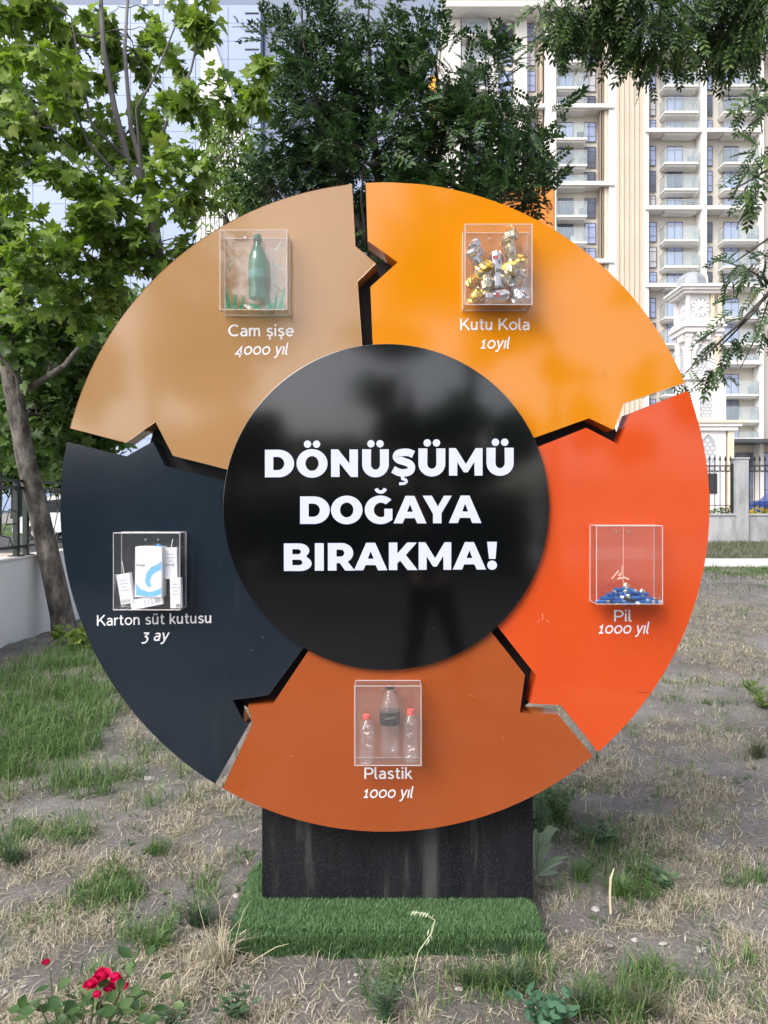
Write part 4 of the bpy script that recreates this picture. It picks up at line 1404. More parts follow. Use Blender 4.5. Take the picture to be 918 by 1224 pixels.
def balcony(x0, x1, ybot, htop, full=True):
    """slab bottom at ybot, glass top at htop (photo rows)"""
    w_ = (x1 - x0) * S; hg = (ybot - 3 - htop) * S
    k = (round(w_, 2), round(hg, 2), full)
    D = 1.75
    if k not in _bc:
        sl = MB()
        sl.box(0, w_, -D, 0, 0, .24); sl.box(.12, w_ - .12, -D + .25, 0, -.2, 0)
        rl = MB(); rl.box(.03, w_ - .03, -D + .05, -D + .07, .26, .24 + hg); rl.box(.03, .05, -D + .07, 0, .26, .24 + hg); rl.box(w_ - .05, w_ - .03, -D + .07, 0, .26, .24 + hg)
        tb = MB(); tb.box(.0, w_, -D + .03, -D + .09, .24 + hg, .29 + hg); tb.box(0, .06, -D + .09, 0, .24 + hg, .29 + hg); tb.box(w_ - .06, w_, -D + .09, 0, .24 + hg, .29 + hg)
        for i in range(5):
            xx = w_ * i / 4
            xx = min(max(xx, .03), w_ - .06)
            tb.box(xx, xx + .03, -D + .03, -D + .05, .24, .24 + hg)
        _bc[k] = (sl.mesh('balcony', creamw), rl.mesh('glass_railing', ral), tb.mesh('hand_rail', ralm))
    a, b, c = _bc[k]
    loc = (bx_(x0), YR + .02, bz_(ybot))
    o = share('balcony', a, apt, loc)
    share('glass_railing', b, o, loc); share('hand_rail', c, o, loc)
    if wr_.random() < .6:
        kx, kw, kh = wr_.choice(((w_ - 1.0, .8, .9), (w_ - .8, .55, 1.0), (.5, .7, .75), (w_ * .5, .6, .8)))
        MB().box(kx, kx + kw, -D + .5, -D + .95, .25, .25 + kh, .03).build('balcony_box', wr_.choice(clut), o, loc=loc)
    return o
def ledge(x0, x1, y, yy=DB - .25):
    MB().box(bx_(x0), bx_(x1), yy, YR + .03, bz_(y), bz_(y - 4.6)).build('storey_ledge', creamw, apt)

def bay(U, cols, fins, ledges, nfl=3):
    """three storeys under the slab at photo row U"""
    rows = [(9, 33), (39, 64.5), (69.5, 87)]
    for a, b in rows[:nfl]:
        for kind, x0, x1 in cols:
            if kind == 'w': window(x0, x1, U + a, U + b)
            elif kind == 'd': window(x0, x1, U + a, U + b + (3 if b < 80 else 0), 'door')
            elif kind == 'b':
                if b < 80: balcony(x0, x1, U + b + 5, U + b - 14)
                else: balcony(x0, x1, U + 92.5, U + 80)
    for x0, x1, m in fins:
        MB().box(bx_(x0), bx_(x1), DB + .35, YR - .12, bz_(U + 87.5), bz_(U + 1)).build('fin', m, apt)
    for x0, x1 in ledges: ledge(x0, x1, U + 92.6)
colsB = [('w', 779, 789.5), ('d', 803, 822), ('b', 794, 834.5), ('w', 848.3, 858.3), ('d', 872, 890), ('b', 865, 906)]
finB = [(773.4, 774.6, finm), (776.3, 777.6, finm), (845.4, 846.4, finm)]
for i in range(6):
    U = 66 + 92.4 * i
    if i == 5:
        break
    cb_ = list(colsB)
    if i in (2, 5): cb_[0] = ('w', 776.2, 790.5); 
    bay(U, cb_, finB if i != 2 else [(772.6, 773.4, finm)], [(771, 838), (844.5, 909)])
colsA = [('d', 561, 580), ('b', 552, 583.6), ('w', 597, 615.5), ('w', 632.3, 643)]
colsA2 = [('d', 671, 689), ('b', 665.6, 701.5), ('w', 702.8, 716.5)]
finA = [(644.5, 646, finm), (648, 649.5, finm), (718.5, 719.6, finm), (721.2, 722.3, finm)]
finA += [(645.9, 648, finl), (723.5, 727.5, beige)]
# extra storey under the roof
for kind, x0, x1 in colsA + colsA2:
    if kind == 'w': window(x0, x1, 18.5, 40.5)
    elif kind == 'd': window(x0, x1, 18.5, 43, 'door')
    else: balcony(x0, x1, 43.5, 24)
for i in range(6):
    U = 37 + 92.4 * i
    bay(U, colsA + colsA2, finA, [(551, 650), (665, 733)])
# ground storey: dark glazed lobby with a canopy
MB().box(bx_(862), bx_(1000), DB - 3, YR, bz_(531), bz_(527)).build('canopy', mat('dark_canopy_edge', (.06, .07, .08), .4), apt)
for i in range(6):
    window(868 + i * 22, 888 + i * 22, 540, 603, 'win')
# further wing in tan stone beyond
tw = thing('distant_tower', 'tan stone tower block far behind the right edge of the cream building', 'building', (75, 130, 0))
S2 = 130 / 920
tan2 = mat('tan_stone_cladding', (.50, .36, .22), .85, col2=(.56, .42, .28), scale=.2)
MB().box((880 - 459) * S2, (1040 - 459) * S2, 130, 150, 0, EYE + (603 - 24) * S2).build('wall', tan2, tw)
wm = MB().box(0, 1.5, 0, .1, 0, 2.4).mesh('window', wgl)
pm = MB().box(-.1, 1.6, .02, .09, -.1, 2.5).mesh('window_frame', creamw)
for r_ in range(18):
    for c_ in range(4):
        loc = ((884 - 459 + c_ * 22) * S2, 129.94, EYE + (603 - 58 - r_ * 30) * S2)
        o = share('window', wm, tw, loc)
        share('window_frame', pm, o, loc)
MB().box((878 - 459) * S2, (1042 - 459) * S2, 129.4, 150, EYE + (603 - 24) * S2, EYE + (603 - 20) * S2).build('roof_edge', creamw, tw)

# ------------------------------------------------------------------ bluish glass tower on the left
DG = 135.0
SG = DG / 920
gt = thing('glass_tower', 'pale blue glass office tower behind the trees on the left', 'building', ((230 - 459) * SG, DG, 0))
gx = lambda px: (px - 459) * SG
gz = lambda py: EYE + (603 - py) * SG
gp1 = mat('pale_blue_curtain_glass', (.24, .32, .50), .12, col2=(.30, .38, .56), scale=.05, ior=1.8)
jn = mat('glass_joint', (.16, .20, .30), .5)
MB().box(gx(-40), gx(312), DG + .4, DG + 30, 0, gz(4)).build('structure_core', jn, gt)
MB().box(gx(312.2), gx(350), DG + 3.2, DG + 30, 0, gz(9)).build('structure_core', jn, gt)
pw, ph = 38.9, 21.6
pme = MB().box(.04, pw * SG - .04, 0, .35, .03, ph * SG - .03).mesh('glass_panel', gp1)
for r_ in range(28):
    for c_ in range(9):
        share('glass_panel', pme, gt, (gx(-38.5 + c_ * pw), DG, gz(6 + (r_ + 1) * ph)))
pme2 = MB().box(.04, 36 * SG - .04, 0, .35, .03, ph * SG - .03).mesh('glass_panel', gp1)
for r_ in range(27):
    share('glass_panel', pme2, gt, (gx(313), DG + 2.8, gz(12 + (r_ + 1) * ph)))
for r_ in range(6):
    MB().box(gx(293), gx(309.5), DG - .15, DG - .01, gz(16.6 + r_ * 21.6), gz(15.4 + r_ * 21.6)).build('vent_slot', M['iron'], gt)
wfin = mat('white_sail_fin', (.74, .75, .78), .6)
for i in range(17):
    q = i / 16
    xt_ = 243 + q * 5; xb_ = 236 + q * 96
    x2 = 243 + (q + .035) * 5; x3 = 236 + (q + .035) * 96
    V = []
    for y in (DG - .7, DG - .25):
        V += [(gx(xt_), y, gz(22 + q * 3)), (gx(xt_ + .25), y, gz(22 + q * 3)), (gx(xb_ + 4.6), y, gz(300)), (gx(xb_), y, gz(300))]
    MB().add(V, [(0, 1, 2, 3), (7, 6, 5, 4), (0, 4, 5, 1), (1, 5, 6, 2), (2, 6, 7, 3), (3, 7, 4, 0)]).build('sail_fin', wfin, gt)
for i in range(7):
    MB().box(gx(170 + i * 14), gx(176 + i * 14), DG - .3, DG - .02, gz(6), gz(-6)).build('parapet_block', wfin, gt)

# ------------------------------------------------------------------ clock tower
DT = 60.0
ST = DT / 920
tx = lambda px: (px - 459) * ST
tz = lambda py: EYE + (603 - py) * ST
stone = mat('pale_carved_stone', (.64, .62, .62), .75, col2=(.72, .70, .69), scale=1.2, bump=.25, bscale=12, bdist=.02)
sunlit_stone = mat('sunlit_pale_stone', (.66, .55, .40), .7, col2=(.72, .62, .48), scale=1)  # golden sunlight on right-hand posts, columns and cornice, put into the stone colour
dome_m = mat('grey_lead_dome', (.26, .28, .32), .5, col2=(.33, .35, .38), scale=2)
latt = mat('grey_lattice', (.36, .38, .42), .6)
ct = thing('clock_tower', 'ornate white stone clock tower with grey dome right of the sign', 'clock tower', (tx(842), DT + 1.4, .5))
xl, xr = tx(821), tx(863)
Wt = xr - xl
def tbox(nm, x0, x1, y0, y1, d0=0, d1=None, m=stone, bev=.02):
    d1 = Wt if d1 is None else d1
    return MB().box(x0, x1, DT + d0, DT + d1, tz(y1), tz(y0), bev).build(nm, m, ct)
o_ = .42
# roof cornice in three steps
tbox('cornice', xl - .62, xr + .62, 341.5, 344.5, -.62, Wt + .62)
tbox('cornice', xl - .48, xr + .48, 344.5, 347.5, -.48, Wt + .48)
tbox('cornice', xl - .30, xr + .30, 347.5, 351, -.30, Wt + .30)
# dome: eight-sided
cx_, cy_ = (xl + xr) / 2 - .45, DT + Wt / 2
MB().lathe([(1.15, tz(341.5)), (1.18, tz(336)), (1.10, tz(329)), (.86, tz(324)), (.5, tz(320.5)), (.08, tz(318.5))], c=(cx_, cy_, 0), n=8).build('dome', dome_m, ct)
MB().tube([(cx_ + .75, cy_ - 1.1, tz(341.5)), (cx_ + .80, cy_ - 1.1, tz(334)), (cx_ + .72, cy_ - 1.1, tz(326))], .07, 6).build('finial', sunlit_stone, ct)
# clock storey: core + corner posts
tbox('clock_storey', xl + .28, tx(849), 351, 382, .12, Wt - .12)
for x, d in ((xl, 0), (tx(850), 0), (xr - .28, 0), (xl, Wt - .28), (xr - .28, Wt - .28)):
    MB().box(x, x + .28, DT + d, DT + d + .28, tz(382), tz(351), .02).build('corner_post', sunlit_stone if x > tx(840) else stone, ct)
# clock faces
def clock(centre, rad, axis):
    def pt(u, v, off):
        if axis == 'front': return (centre[0] + u, centre[1] - off, centre[2] + v)
        return (centre[0] - off, centre[1] - u, centre[2] + v)
    n = 40
    V = [pt(rad * math.cos(2 * PI * i / n), rad * math.sin(2 * PI * i / n), .03) for i in range(n)] + [pt(rad * math.cos(2 * PI * i / n), rad * math.sin(2 * PI * i / n), 0) for i in range(n)]
    f = MB().add(V, [tuple(range(n))] + [(i, (i + 1) % n, n + (i + 1) % n, n + i) for i in range(n)]).build('clock_face', mat('white_clock_face', (.78, .78, .8), .5), ct)
    rg = MB()
    for k in range(n):
        a, b = 2 * PI * k / n, 2 * PI * (k + 1) / n
        rg.add([pt(rad * .96 * math.cos(a), rad * .96 * math.sin(a), .05), pt(rad * .96 * math.cos(b), rad * .96 * math.sin(b), .05), pt(rad * 1.03 * math.cos(b), rad * 1.03 * math.sin(b), .05), pt(rad * 1.03 * math.cos(a), rad * 1.03 * math.sin(a), .05)], [(0, 1, 2, 3)])
    rg.build('rim', latt, f)
    dk = mat('dark_clock_mark', (.05, .055, .07), .5)
    mk = MB()
    for k in range(12):
        a = 2 * PI * k / 12; c, s = math.cos(a), math.sin(a)
        l0, l1, hw = rad * .74, rad * .90, rad * (.05 if k % 3 else .065)
        mk.add([pt(c * l0 - s * hw, s * l0 + c * hw, .055), pt(c * l0 + s * hw, s * l0 - c * hw, .055), pt(c * l1 + s * hw, s * l1 - c * hw, .055), pt(c * l1 - s * hw, s * l1 + c * hw, .055)], [(0, 1, 2, 3)])
    mk.build('hour_mark', dk, f)
    for k, (ang, ln, hw) in enumerate(((4, .88, .035), (233, .55, .045))):
        a = R(ang); c, s = math.cos(a), math.sin(a)
        h = MB().add([pt(-c * rad * .1 - s * hw * rad, -s * rad * .1 + c * hw * rad, .06 + .01 * k), pt(-c * rad * .1 + s * hw * rad, -s * rad * .1 - c * hw * rad, .06 + .01 * k), pt(c * ln * rad + s * hw * .4 * rad, s * ln * rad - c * hw * .4 * rad, .06 + .01 * k), pt(c * ln * rad - s * hw * .4 * rad, s * ln * rad + c * hw * .4 * rad, .06 + .01 * k)], [(0, 1, 2, 3)])
        h.build('clock_hand', dk, f)
clock((tx(838), DT + .12, tz(367)), 11 * ST, 'front')
clock((xl + .28, DT + Wt * .5, tz(367)), 11 * ST, 'side')
# second cornice
tbox('cornice', xl - .18, xr + .10, 382, 386, -.18, Wt + .18)
tbox('cornice', xl - .34, xr + .26, 386, 391, -.34, Wt + .34)
tbox('cornice', xl - .20, xr + .12, 391, 397, -.20, Wt + .20)
# belfry stage
tbox('middle_storey', xl + .18, xr - .18, 397, 450, .18, Wt - .18)
for x in (xl, xr - .5):
    for d in (0, Wt - .5):
        tbox('column_capital', x - .02, x + .52, 397, 402, d - .02, d + .52)
        MB().lathe([(.27, tz(446)), (.24, tz(443)), (.22, tz(440)), (.22, tz(419)), (.30, tz(417.5)), (.30, tz(415)), (.24, tz(413)), (.26, tz(402))], c=(x + .25, DT + d + .25, 0), n=14).build('column', stone if x < tx(840) else sunlit_stone, ct, True)
        tbox('column_base', x - .04, x + .54, 446, 450, d - .04, d + .54)
for k in range(3):
    xc = tx(834.5 + k * 6.3)
    MB().box(xc - .15, xc + .15, DT - .16, DT + .18, tz(406), tz(397), .05).build('corbel', stone, ct)
    yc = DT + .75 + k * .42
    MB().box(xl - .12, xl + .17, yc - .13, yc + .13, tz(406), tz(397), .05).build('corbel', stone, ct)


def lattice(c, w_, y0, y1, axis='front'):
    """pointed arch window with a pierced screen; c: world x (front) or y (side)"""
    z0, zt2 = tz(y1), tz(y0); hz = zt2 - z0
    prof = [(-w_ / 2, 0), (w_ / 2, 0), (w_ / 2, hz * .68), (w_ * .40, hz * .82), (w_ * .2, hz * .93), (0, hz), (-w_ * .2, hz * .93), (-w_ * .40, hz * .82), (-w_ / 2, hz * .68)]
    def pt(u, v, off):
        if axis == 'front': return (c + u, DT + lattice.d - off, z0 + v)
        return (xl + lattice.d - off, c - u, z0 + v)
    n = len(prof)
    V = [pt(u, v, .02) for u, v in prof] + [pt(u, v, -.05) for u, v in prof]
    wn = MB().add(V, [tuple(range(n))] + [(i, (i + 1) % n, n + (i + 1) % n, n + i) for i in range(n)]).build('arched_window', latt, ct)
    fr = MB()
    o2 = [(u * 1.18, v * 1.03 - (.04 if v == 0 else 0)) for u, v in prof]
    V = [pt(u, v, .09) for u, v in prof] + [pt(u, v, .09) for u, v in o2] + [pt(u, v, 0) for u, v in prof] + [pt(u, v, 0) for u, v in o2]
    F = []
    for i in range(n):
        j = (i + 1) % n
        F += [(i, j, n + j, n + i), (i, j, 2 * n + j, 2 * n + i), (n + i, n + j, 3 * n + j, 3 * n + i)]
    fr.add(V, F).build('stone_surround', stone, wn)
    sc = MB()
    stp = w_ / 3.2
    rr_ = stp * .30
    row = 0; v = stp * .5
    while v < hz * .93:
        lim = w_ / 2 * (1 if v < hz * .68 else max(.0, 1 - (v - hz * .68) / (hz * .36)))
        u = -w_ / 2 + (stp / 2 if row % 2 else stp)
        while u < w_ / 2:
            if abs(u) < lim - rr_ * .5:
                m8 = 8
                sc.add([pt(u + rr_ * math.cos(2 * PI * k / m8), v + rr_ * math.sin(2 * PI * k / m8), .035) for k in range(m8)], [tuple(range(m8))])
            u += stp
        v += stp * .8; row += 1
    tag(sc.build('screen_boss', creamw, wn), kind='stuff')
lattice.d = .18
lattice(tx(839.5), .98, 411, 447)
lattice(DT + Wt / 2, .98, 411, 447, 'side')
# lower stages
tbox('ledge', xl - .15, xr + .15, 450, 454, -.15, Wt + .15)
tbox('lower_storey', xl + .05, xr + .35, 454, 503, .05, Wt + .3)
lattice.d = .05
lattice(tx(844), 1.0, 468, 499)
tbox('wide_cornice', xl - .1, tx(889), 503, 506, -.5, Wt + .9, sunlit_stone)
tbox('wide_cornice', xl - .0, tx(885), 506, 510, -.38, Wt + .8)
tbox('wide_cornice', xl + .05, tx(881), 510, 515, -.25, Wt + .7)
tbox('base_storey', xl + .05, tx(868), 515, 622, .0, Wt + .5)
tbox('pier', tx(870), tx(877), 515, 622, -.1, .4, sunlit_stone)
tbox('pier', tx(870), tx(877), 515, 622, Wt, Wt + .4)
lattice.d = 0
lattice(tx(846), 1.25, 519, 563)
MB().box(tx(836), tx(857), DT - .06, DT - .001, tz(590), tz(566)).build('doorway', mat('dark_doorway', (.03, .03, .035), .5), ct)

# blue vehicle glimpsed behind the railing on the right
vt = thing('parked_pickup', 'blue pickup truck parked behind the railing at the right edge', 'truck', (xt(925, 50), 50, .6))
vb = mat('blue_vehicle_paint', (.02, .05, .24), .3, coat=.4)
X0 = xt(900, 50); Zv = .62
out = [(0, .45), (0, 1.05), (.5, 1.15), (1.3, 1.25), (1.9, 1.85), (3.1, 1.9), (3.4, 1.25), (5.2, 1.22), (5.2, .45), (4.7, .42), (4.5, .75), (4.1, .8), (3.8, .7), (3.7, .42), (1.5, .42), (1.35, .72), (.95, .8), (.6, .7), (.5, .42)]
MB().prism([(X0 + x, Zv + z) for x, z in out], 50, 51.8).build('body', vb, vt)
MB().prism([(X0 + x, Zv + z) for x, z in [(1.5, 1.3), (1.98, 1.78), (3.0, 1.82), (3.2, 1.3)]], 49.98, 50.02).build('side_window', mat('vehicle_glass', (.02, .025, .03), .08), vt)
for cx in (1.0, 4.15):
    V = []
    for y, r in ((49.97, .3), (50.0, .36), (50.2, .36)):
        V += [(X0 + cx + r * math.cos(2 * PI * i / 18), y, Zv + .36 + r * math.sin(2 * PI * i / 18)) for i in range(18)]
    MB().add(V, [tuple(range(18)), tuple(range(36, 54))] + [(k * 18 + i, k * 18 + (i + 1) % 18, k * 18 + 18 + (i + 1) % 18, k * 18 + 18 + i) for k in range(2) for i in range(18)]).build('wheel', mat('black_tyre', (.02, .02, .02), .8), vt)

# ------------------------------------------------------------------ artificial turf mat under the plinth
TX0, TX1, TY0, TY1 = -.575, .595, 2.775, 3.42
tm = thing('artificial_turf_mat', 'thick rectangle of bright green artificial turf round the black plinth', 'turf mat', ((TX0 + TX1) / 2, 3.0, 0))
outl = []
for i in range(48):
    a = 2 * PI * i / 48
    cx, sy = math.cos(a), math.sin(a)
    q = 7
    ux = (abs(cx) ** (2 / q)) * (1 if cx > 0 else -1); uy = (abs(sy) ** (2 / q)) * (1 if sy > 0 else -1)
    outl.append(((TX0 + TX1) / 2 + ux * (TX1 - TX0) / 2 * 1 + .008 * math.sin(5 * a), (TY0 + TY1) / 2 + uy * (TY1 - TY0) / 2 + .012 * math.sin(3 * a + 1)))
turf_m = mat('turf_backing', (.012, .035, .012), .95)
mb = MB(); n = len(outl)
cxm, cym = (TX0 + TX1) / 2, (TY0 + TY1) / 2
def shr(k): return [(cxm + (x - cxm) * (1 - k / .59), cym + (y - cym) * (1 - k / .38)) for x, y in outl]
V = [(x, y, -.09) for x, y in outl] + [(x, y, -.002) for x, y in outl] + [(x, y, .014) for x, y in shr(.012)] + [(x, y, .022) for x, y in shr(.04)] + [(cxm, cym, .026)]
F = [(k * n + i, k * n + (i + 1) % n, (k + 1) * n + (i + 1) % n, (k + 1) * n + i) for k in range(3) for i in range(n)] + [(3 * n + i, 3 * n + (i + 1) % n, 4 * n) for i in range(n)]
mb.add(V, F).build('turf_backing', turf_m, tm, True)


def blades(base, height, width, lean, mats_, name, parent=None, droop=.35):
    """each blade: two quads and a tip, bent in its lean direction"""
    N = len(base)
    th = rng.uniform(0, 2 * PI, N)
    ln = lean if isinstance(lean, np.ndarray) else np.full(N, lean)
    dx, dy = np.cos(th), np.sin(th)
    px_, py_ = -dy, dx
    wv = np.stack([px_, py_, 0 * px_], 1) * (width / 2)[:, None]
    d1 = np.stack([dx * ln * .35, dy * ln * .35, np.ones(N) * .55], 1) * height[:, None]
    d2 = np.stack([dx * (ln * .35 + ln * .75), dy * (ln * .35 + ln * .75), 1 - droop * ln], 1) * height[:, None]
    V = np.stack([base - wv, base + wv, base + d1 - wv * .8, base + d1 + wv * .8, base + d2], 1).reshape(-1, 3)
    o = (np.arange(N) * 5)[:, None]
    F = np.concatenate([o + [0, 1, 3], o + [0, 3, 2], o + [2, 3, 4]], 1).reshape(-1, 3)
    return part(name, V, F, mats_, parent)


M['turf'] = leaf_mat('turf_blade', [(.08, .165, .07), (.125, .24, .10), (.19, .32, .14), (.10, .19, .085)], .55, .25)
N = 80000
bxs = rng.uniform(TX0 - .02, TX1 + .02, N); bys = rng.uniform(TY0 - .02, TY1 + .02, N)
ux = (bxs - cxm) / ((TX1 - TX0) / 2); uy = (bys - cym) / ((TY1 - TY0) / 2)
rad = (np.abs(ux) ** 7 + np.abs(uy) ** 7) ** (1 / 7)
kp = rad < 1.0
inpl = (bxs > -.48) & (bxs < .585) & (bys > 3.03) & (bys < 3.26)
kp &= ~inpl
bxs, bys, rad = bxs[kp], bys[kp], rad[kp]
bz = .026 - .03 * np.clip((rad - .93) / .07, 0, 1) ** 1.5
# extra blades on the front flank
N2 = 26000
fx = rng.uniform(TX0 + .01, TX1 - .01, N2); fy = TY0 + rng.uniform(-.008, .02, N2) + .008
fz = rng.uniform(-.065, .012, N2)
base = np.concatenate([np.stack([bxs, bys, bz - .003], 1), np.stack([fx, fy, fz], 1)])
hh = rng.uniform(.012, .026, len(base)); ww = rng.uniform(.0016, .003, len(base))
o = blades(base, hh, ww, rng.uniform(.1, .9, len(base)), M['turf'], 'turf_blades', tm)
tag(o, kind='stuff')

# ------------------------------------------------------------------ ground cover
M['green_grass'] = leaf_mat('green_grass_blade', [(.045, .11, .03), (.08, .18, .045), (.13, .24, .07), (.24, .30, .13)], .55, .3)
M['dark_grass'] = leaf_mat('grey_green_blade', [(.05, .08, .04), (.09, .12, .06), (.14, .16, .09), (.22, .21, .12)], .6, .25)
M['straw_grass'] = leaf_mat('dry_grass_blade', [(.14, .12, .085), (.30, .265, .20), (.52, .46, .35), (.80, .73, .60), (.23, .23, .15), (.68, .60, .46), (.15, .18, .10)], .7, .2)


def scatter(N, yr, xlim=.56, pw_=1.0):
    y = yr[0] + (yr[1] - yr[0]) * rng.random(N) ** pw_
    x = rng.uniform(-1, 1, N) * y * xlim
    return x, y


def keep_ok(x, y):
    onmat = (x > TX0 - .01) & (x < TX1 + .01) & (y > TY0 - .01) & (y < TY1)
    inwall = x < XW + .04
    return ~onmat & ~inwall


def zoff(x, y):
    z = G(x, y)
    out = np.array([noise.noise(Vector((a * 6, b * 6, 0))) * .016 + noise.noise(Vector((a * 17, b * 17, 3))) * .011 if (a > -4.3 and a < 6 and b < 12) else 0 for a, b in zip(x, y)])
    return z + out - .004


# dry straw: upright tussocks
x, y = scatter(620000, (2.0, 13.9), .60, 1.25)
g_, d_ = dens(x, y)
cl = .35 + .65 * (np.sin(x * 31 + y * 12) * np.sin(y * 27 - x * 9) > -.1)
k = (rng.random(len(x)) < d_ * 1.0 * cl) & keep_ok(x, y)
x, y = x[k], y[k]
# pull blades together into tussocks
cxg = x + .05 * (vnoise(x, y, 14) - .5) * 2; cyg = y + .05 * (vnoise(x + 9, y, 14) - .5) * 2
pull = rng.random(len(x)) < .55
x, y = np.where(pull, cxg, x), np.where(pull, cyg, y)
z = zoff(x, y)
o = blades(np.stack([x, y, z], 1), rng.uniform(.012, .060, len(x)) * (.7 + .5 * (np.sin(x * 11) * np.sin(y * 9) > 0)), rng.uniform(.0008, .0022, len(x)) * (1 + .14 * y), rng.uniform(.3, 1.9, len(x)), M['straw_grass'], 'dry_grass')
tag(o, 'short dry straw coloured grass over the bare earth', 'grass', kind='stuff')
# straw lying flat
x, y = scatter(170000, (1.9, 12), .60, 1.3)
g_, d_ = dens(x, y)
k = (rng.random(len(x)) < .12 + d_ * .5) & keep_ok(x, y)
x, y = x[k], y[k]; N = len(x)
th = rng.uniform(0, 2 * PI, N); L = rng.uniform(.012, .065, N); wd = rng.uniform(.0004, .0012, N) * (1 + .1 * y)
zz = zoff(x, y) + rng.uniform(.004, .014, N)
dx, dy = np.cos(th) * L, np.sin(th) * L
px_, py_ = -np.sin(th) * wd, np.cos(th) * wd
z2 = zoff(x + dx, y + dy) + rng.uniform(.004, .02, N)
V = np.stack([np.stack([x + px_, y + py_, zz], 1), np.stack([x - px_, y - py_, zz], 1), np.stack([x + dx - px_, y + dy - py_, z2], 1), np.stack([x + dx + px_, y + dy + py_, z2], 1)], 1).reshape(-1, 3)
F = (np.arange(N) * 4)[:, None] + [0, 1, 2, 3]
tag(part('straw_litter', V, F, M['straw_grass']), 'loose pale straw lying flat on the bare earth', 'straw', kind='stuff')
# green grass
x, y = scatter(330000, (2.0, 13.9), .60, 1.2)
g_, d_ = dens(x, y)
patch = np.clip((fnoise(x + 50, y + 9, 4.0) - .60) * 6, 0, 1)
k = (rng.random(len(x)) < np.maximum(g_, patch * .35) * .85) & keep_ok(x, y)
x, y = x[k], y[k]
cxg = x + .06 * (vnoise(x, y, 11) - .5) * 2; cyg = y + .06 * (vnoise(x + 9, y, 11) - .5) * 2
pull = rng.random(len(x)) < .5
x, y = np.where(pull, cxg, x), np.where(pull, cyg, y)
lush = (x < -.9) & (y > 4)
h = np.where(lush, rng.uniform(.05, .19, len(x)), rng.uniform(.03, .11, len(x)))
o = blades(np.stack([x, y, zoff(x, y)], 1), h, rng.uniform(.0018, .0045, len(x)) * (1 + .08 * y), rng.uniform(.25, 1.3, len(x)), M['green_grass'], 'green_grass')
tag(o, 'patches of fresh green grass on the dry ground', 'grass', kind='stuff')
# grass strip in front of and behind the kerb
x = rng.uniform(-3, 13, 45000); y = rng.uniform(11.5, 19.98, 45000)
k = ~((y > 13.95) & (y < 14.28)) & ((y > 14.2) | (rng.random(45000) < .6))
x, y = x[k], y[k]
o = blades(np.stack([x, y, G(x, y) - .005], 1), rng.uniform(.04, .11, len(x)) * np.where(y > 14.2, 1.2, .8), rng.uniform(.006, .012, len(x)), rng.uniform(.3, 1.2, len(x)), M['dark_grass'], 'verge_grass')
tag(o, 'rough grey green grass round the white kerb', 'grass', kind='stuff')

# pebbles
mb = MB()
ico = MB().lathe([(.25, -.45), (.8, -.25), (1, .05), (.75, .4), (.25, .55)], n=6)
iv = np.array([tuple(v) for v in ico.v])
tri = []
for f in ico.f:
    for i in range(1, len(f) - 1): tri.append((f[0], f[i], f[i + 1]))
tri = np.array(tri)
x, y = scatter(9000, (2.0, 9), .58, 1.2)
g_, d_ = dens(x, y)
k = (rng.random(len(x)) < .55 - .4 * d_ - .4 * g_) & keep_ok(x, y)
x, y = x[k], y[k]; N = len(x)
sc_ = rng.exponential(.0026, N) + .0012
sc_ = np.minimum(sc_, .016)
th = rng.uniform(0, 2 * PI, N)
c, s = np.cos(th), np.sin(th)
vv = iv[None] * sc_[:, None, None] * np.stack([rng.uniform(.8, 1.5, N), rng.uniform(.7, 1.2, N), rng.uniform(.45, .8, N)], 1)[:, None, :]
vx = vv[..., 0] * c[:, None] - vv[..., 1] * s[:, None]; vy = vv[..., 0] * s[:, None] + vv[..., 1] * c[:, None]
V = np.stack([vx + x[:, None], vy + y[:, None], vv[..., 2] + (zoff(x, y) + sc_ * .2 + .003)[:, None]], 2).reshape(-1, 3)
F = ((np.arange(N) * len(iv))[:, None, None] + tri[None]).reshape(-1, 3)
M['pebble'] = leaf_mat('pale_pebble', [(.22, .20, .185), (.32, .30, .285), (.48, .46, .44), (.17, .15, .14)], .85, 0.0)
tag(part('pebbles', V, F, M['pebble']), 'small pale pebbles scattered on the bare earth', 'pebbles', kind='stuff')
M['stone'] = mat('pale_limestone', (.32, .31, .30), .85, col2=(.46, .45, .44), scale=30, bump=.6, bscale=60)
for px, py, r_, lb in [(178, 930, 9, 'flat pale stone on the bare earth below the navy panel'), (194, 944, 5, 'small pale stone just right of the flat pale stone'), (713, 1074, 8, 'pale angular stone beside the weeds right of the turf'),
                       (838, 1117, 10, 'half buried grey stone in the dry grass on the right'), (759, 1107, 6, 'small whitish stone on the bare soil right of the turf'), (797, 1073, 6, 'whitish stone at the upper end of the bare soil patch'),
                       (407, 1108 + 80, 5, 'little pale stone on the soil in front of the turf'), (197, 985, 6, 'buff stone between dry tufts left of the plinth'), (567, 1178, 5, 'pebble sized white stone in front of the turf mat'),
                       (418, 1108 + 48, 4, 'tiny chalky stone left of the feathery weed')]:
    c = GP(px, py); c.z = float(zoff([c.x], [c.y])[0])
    rr_ = r_ / 920 * c.y * .8
    f_ = crumple(rr_ * .35, 1.6 / rr_, px)
    mb = MB().lathe([(rr_ * .5, -rr_ * .3), (rr_ * .95, -rr_ * .05), (rr_ * .95, rr_ * .2), (rr_ * .7, rr_ * .45), (rr_ * .2, rr_ * .55)], n=9, fn=f_)
    tag(share('stone', mb.mesh('stone', M['stone']), None, c, (0, 0, px)), lb, 'stone')

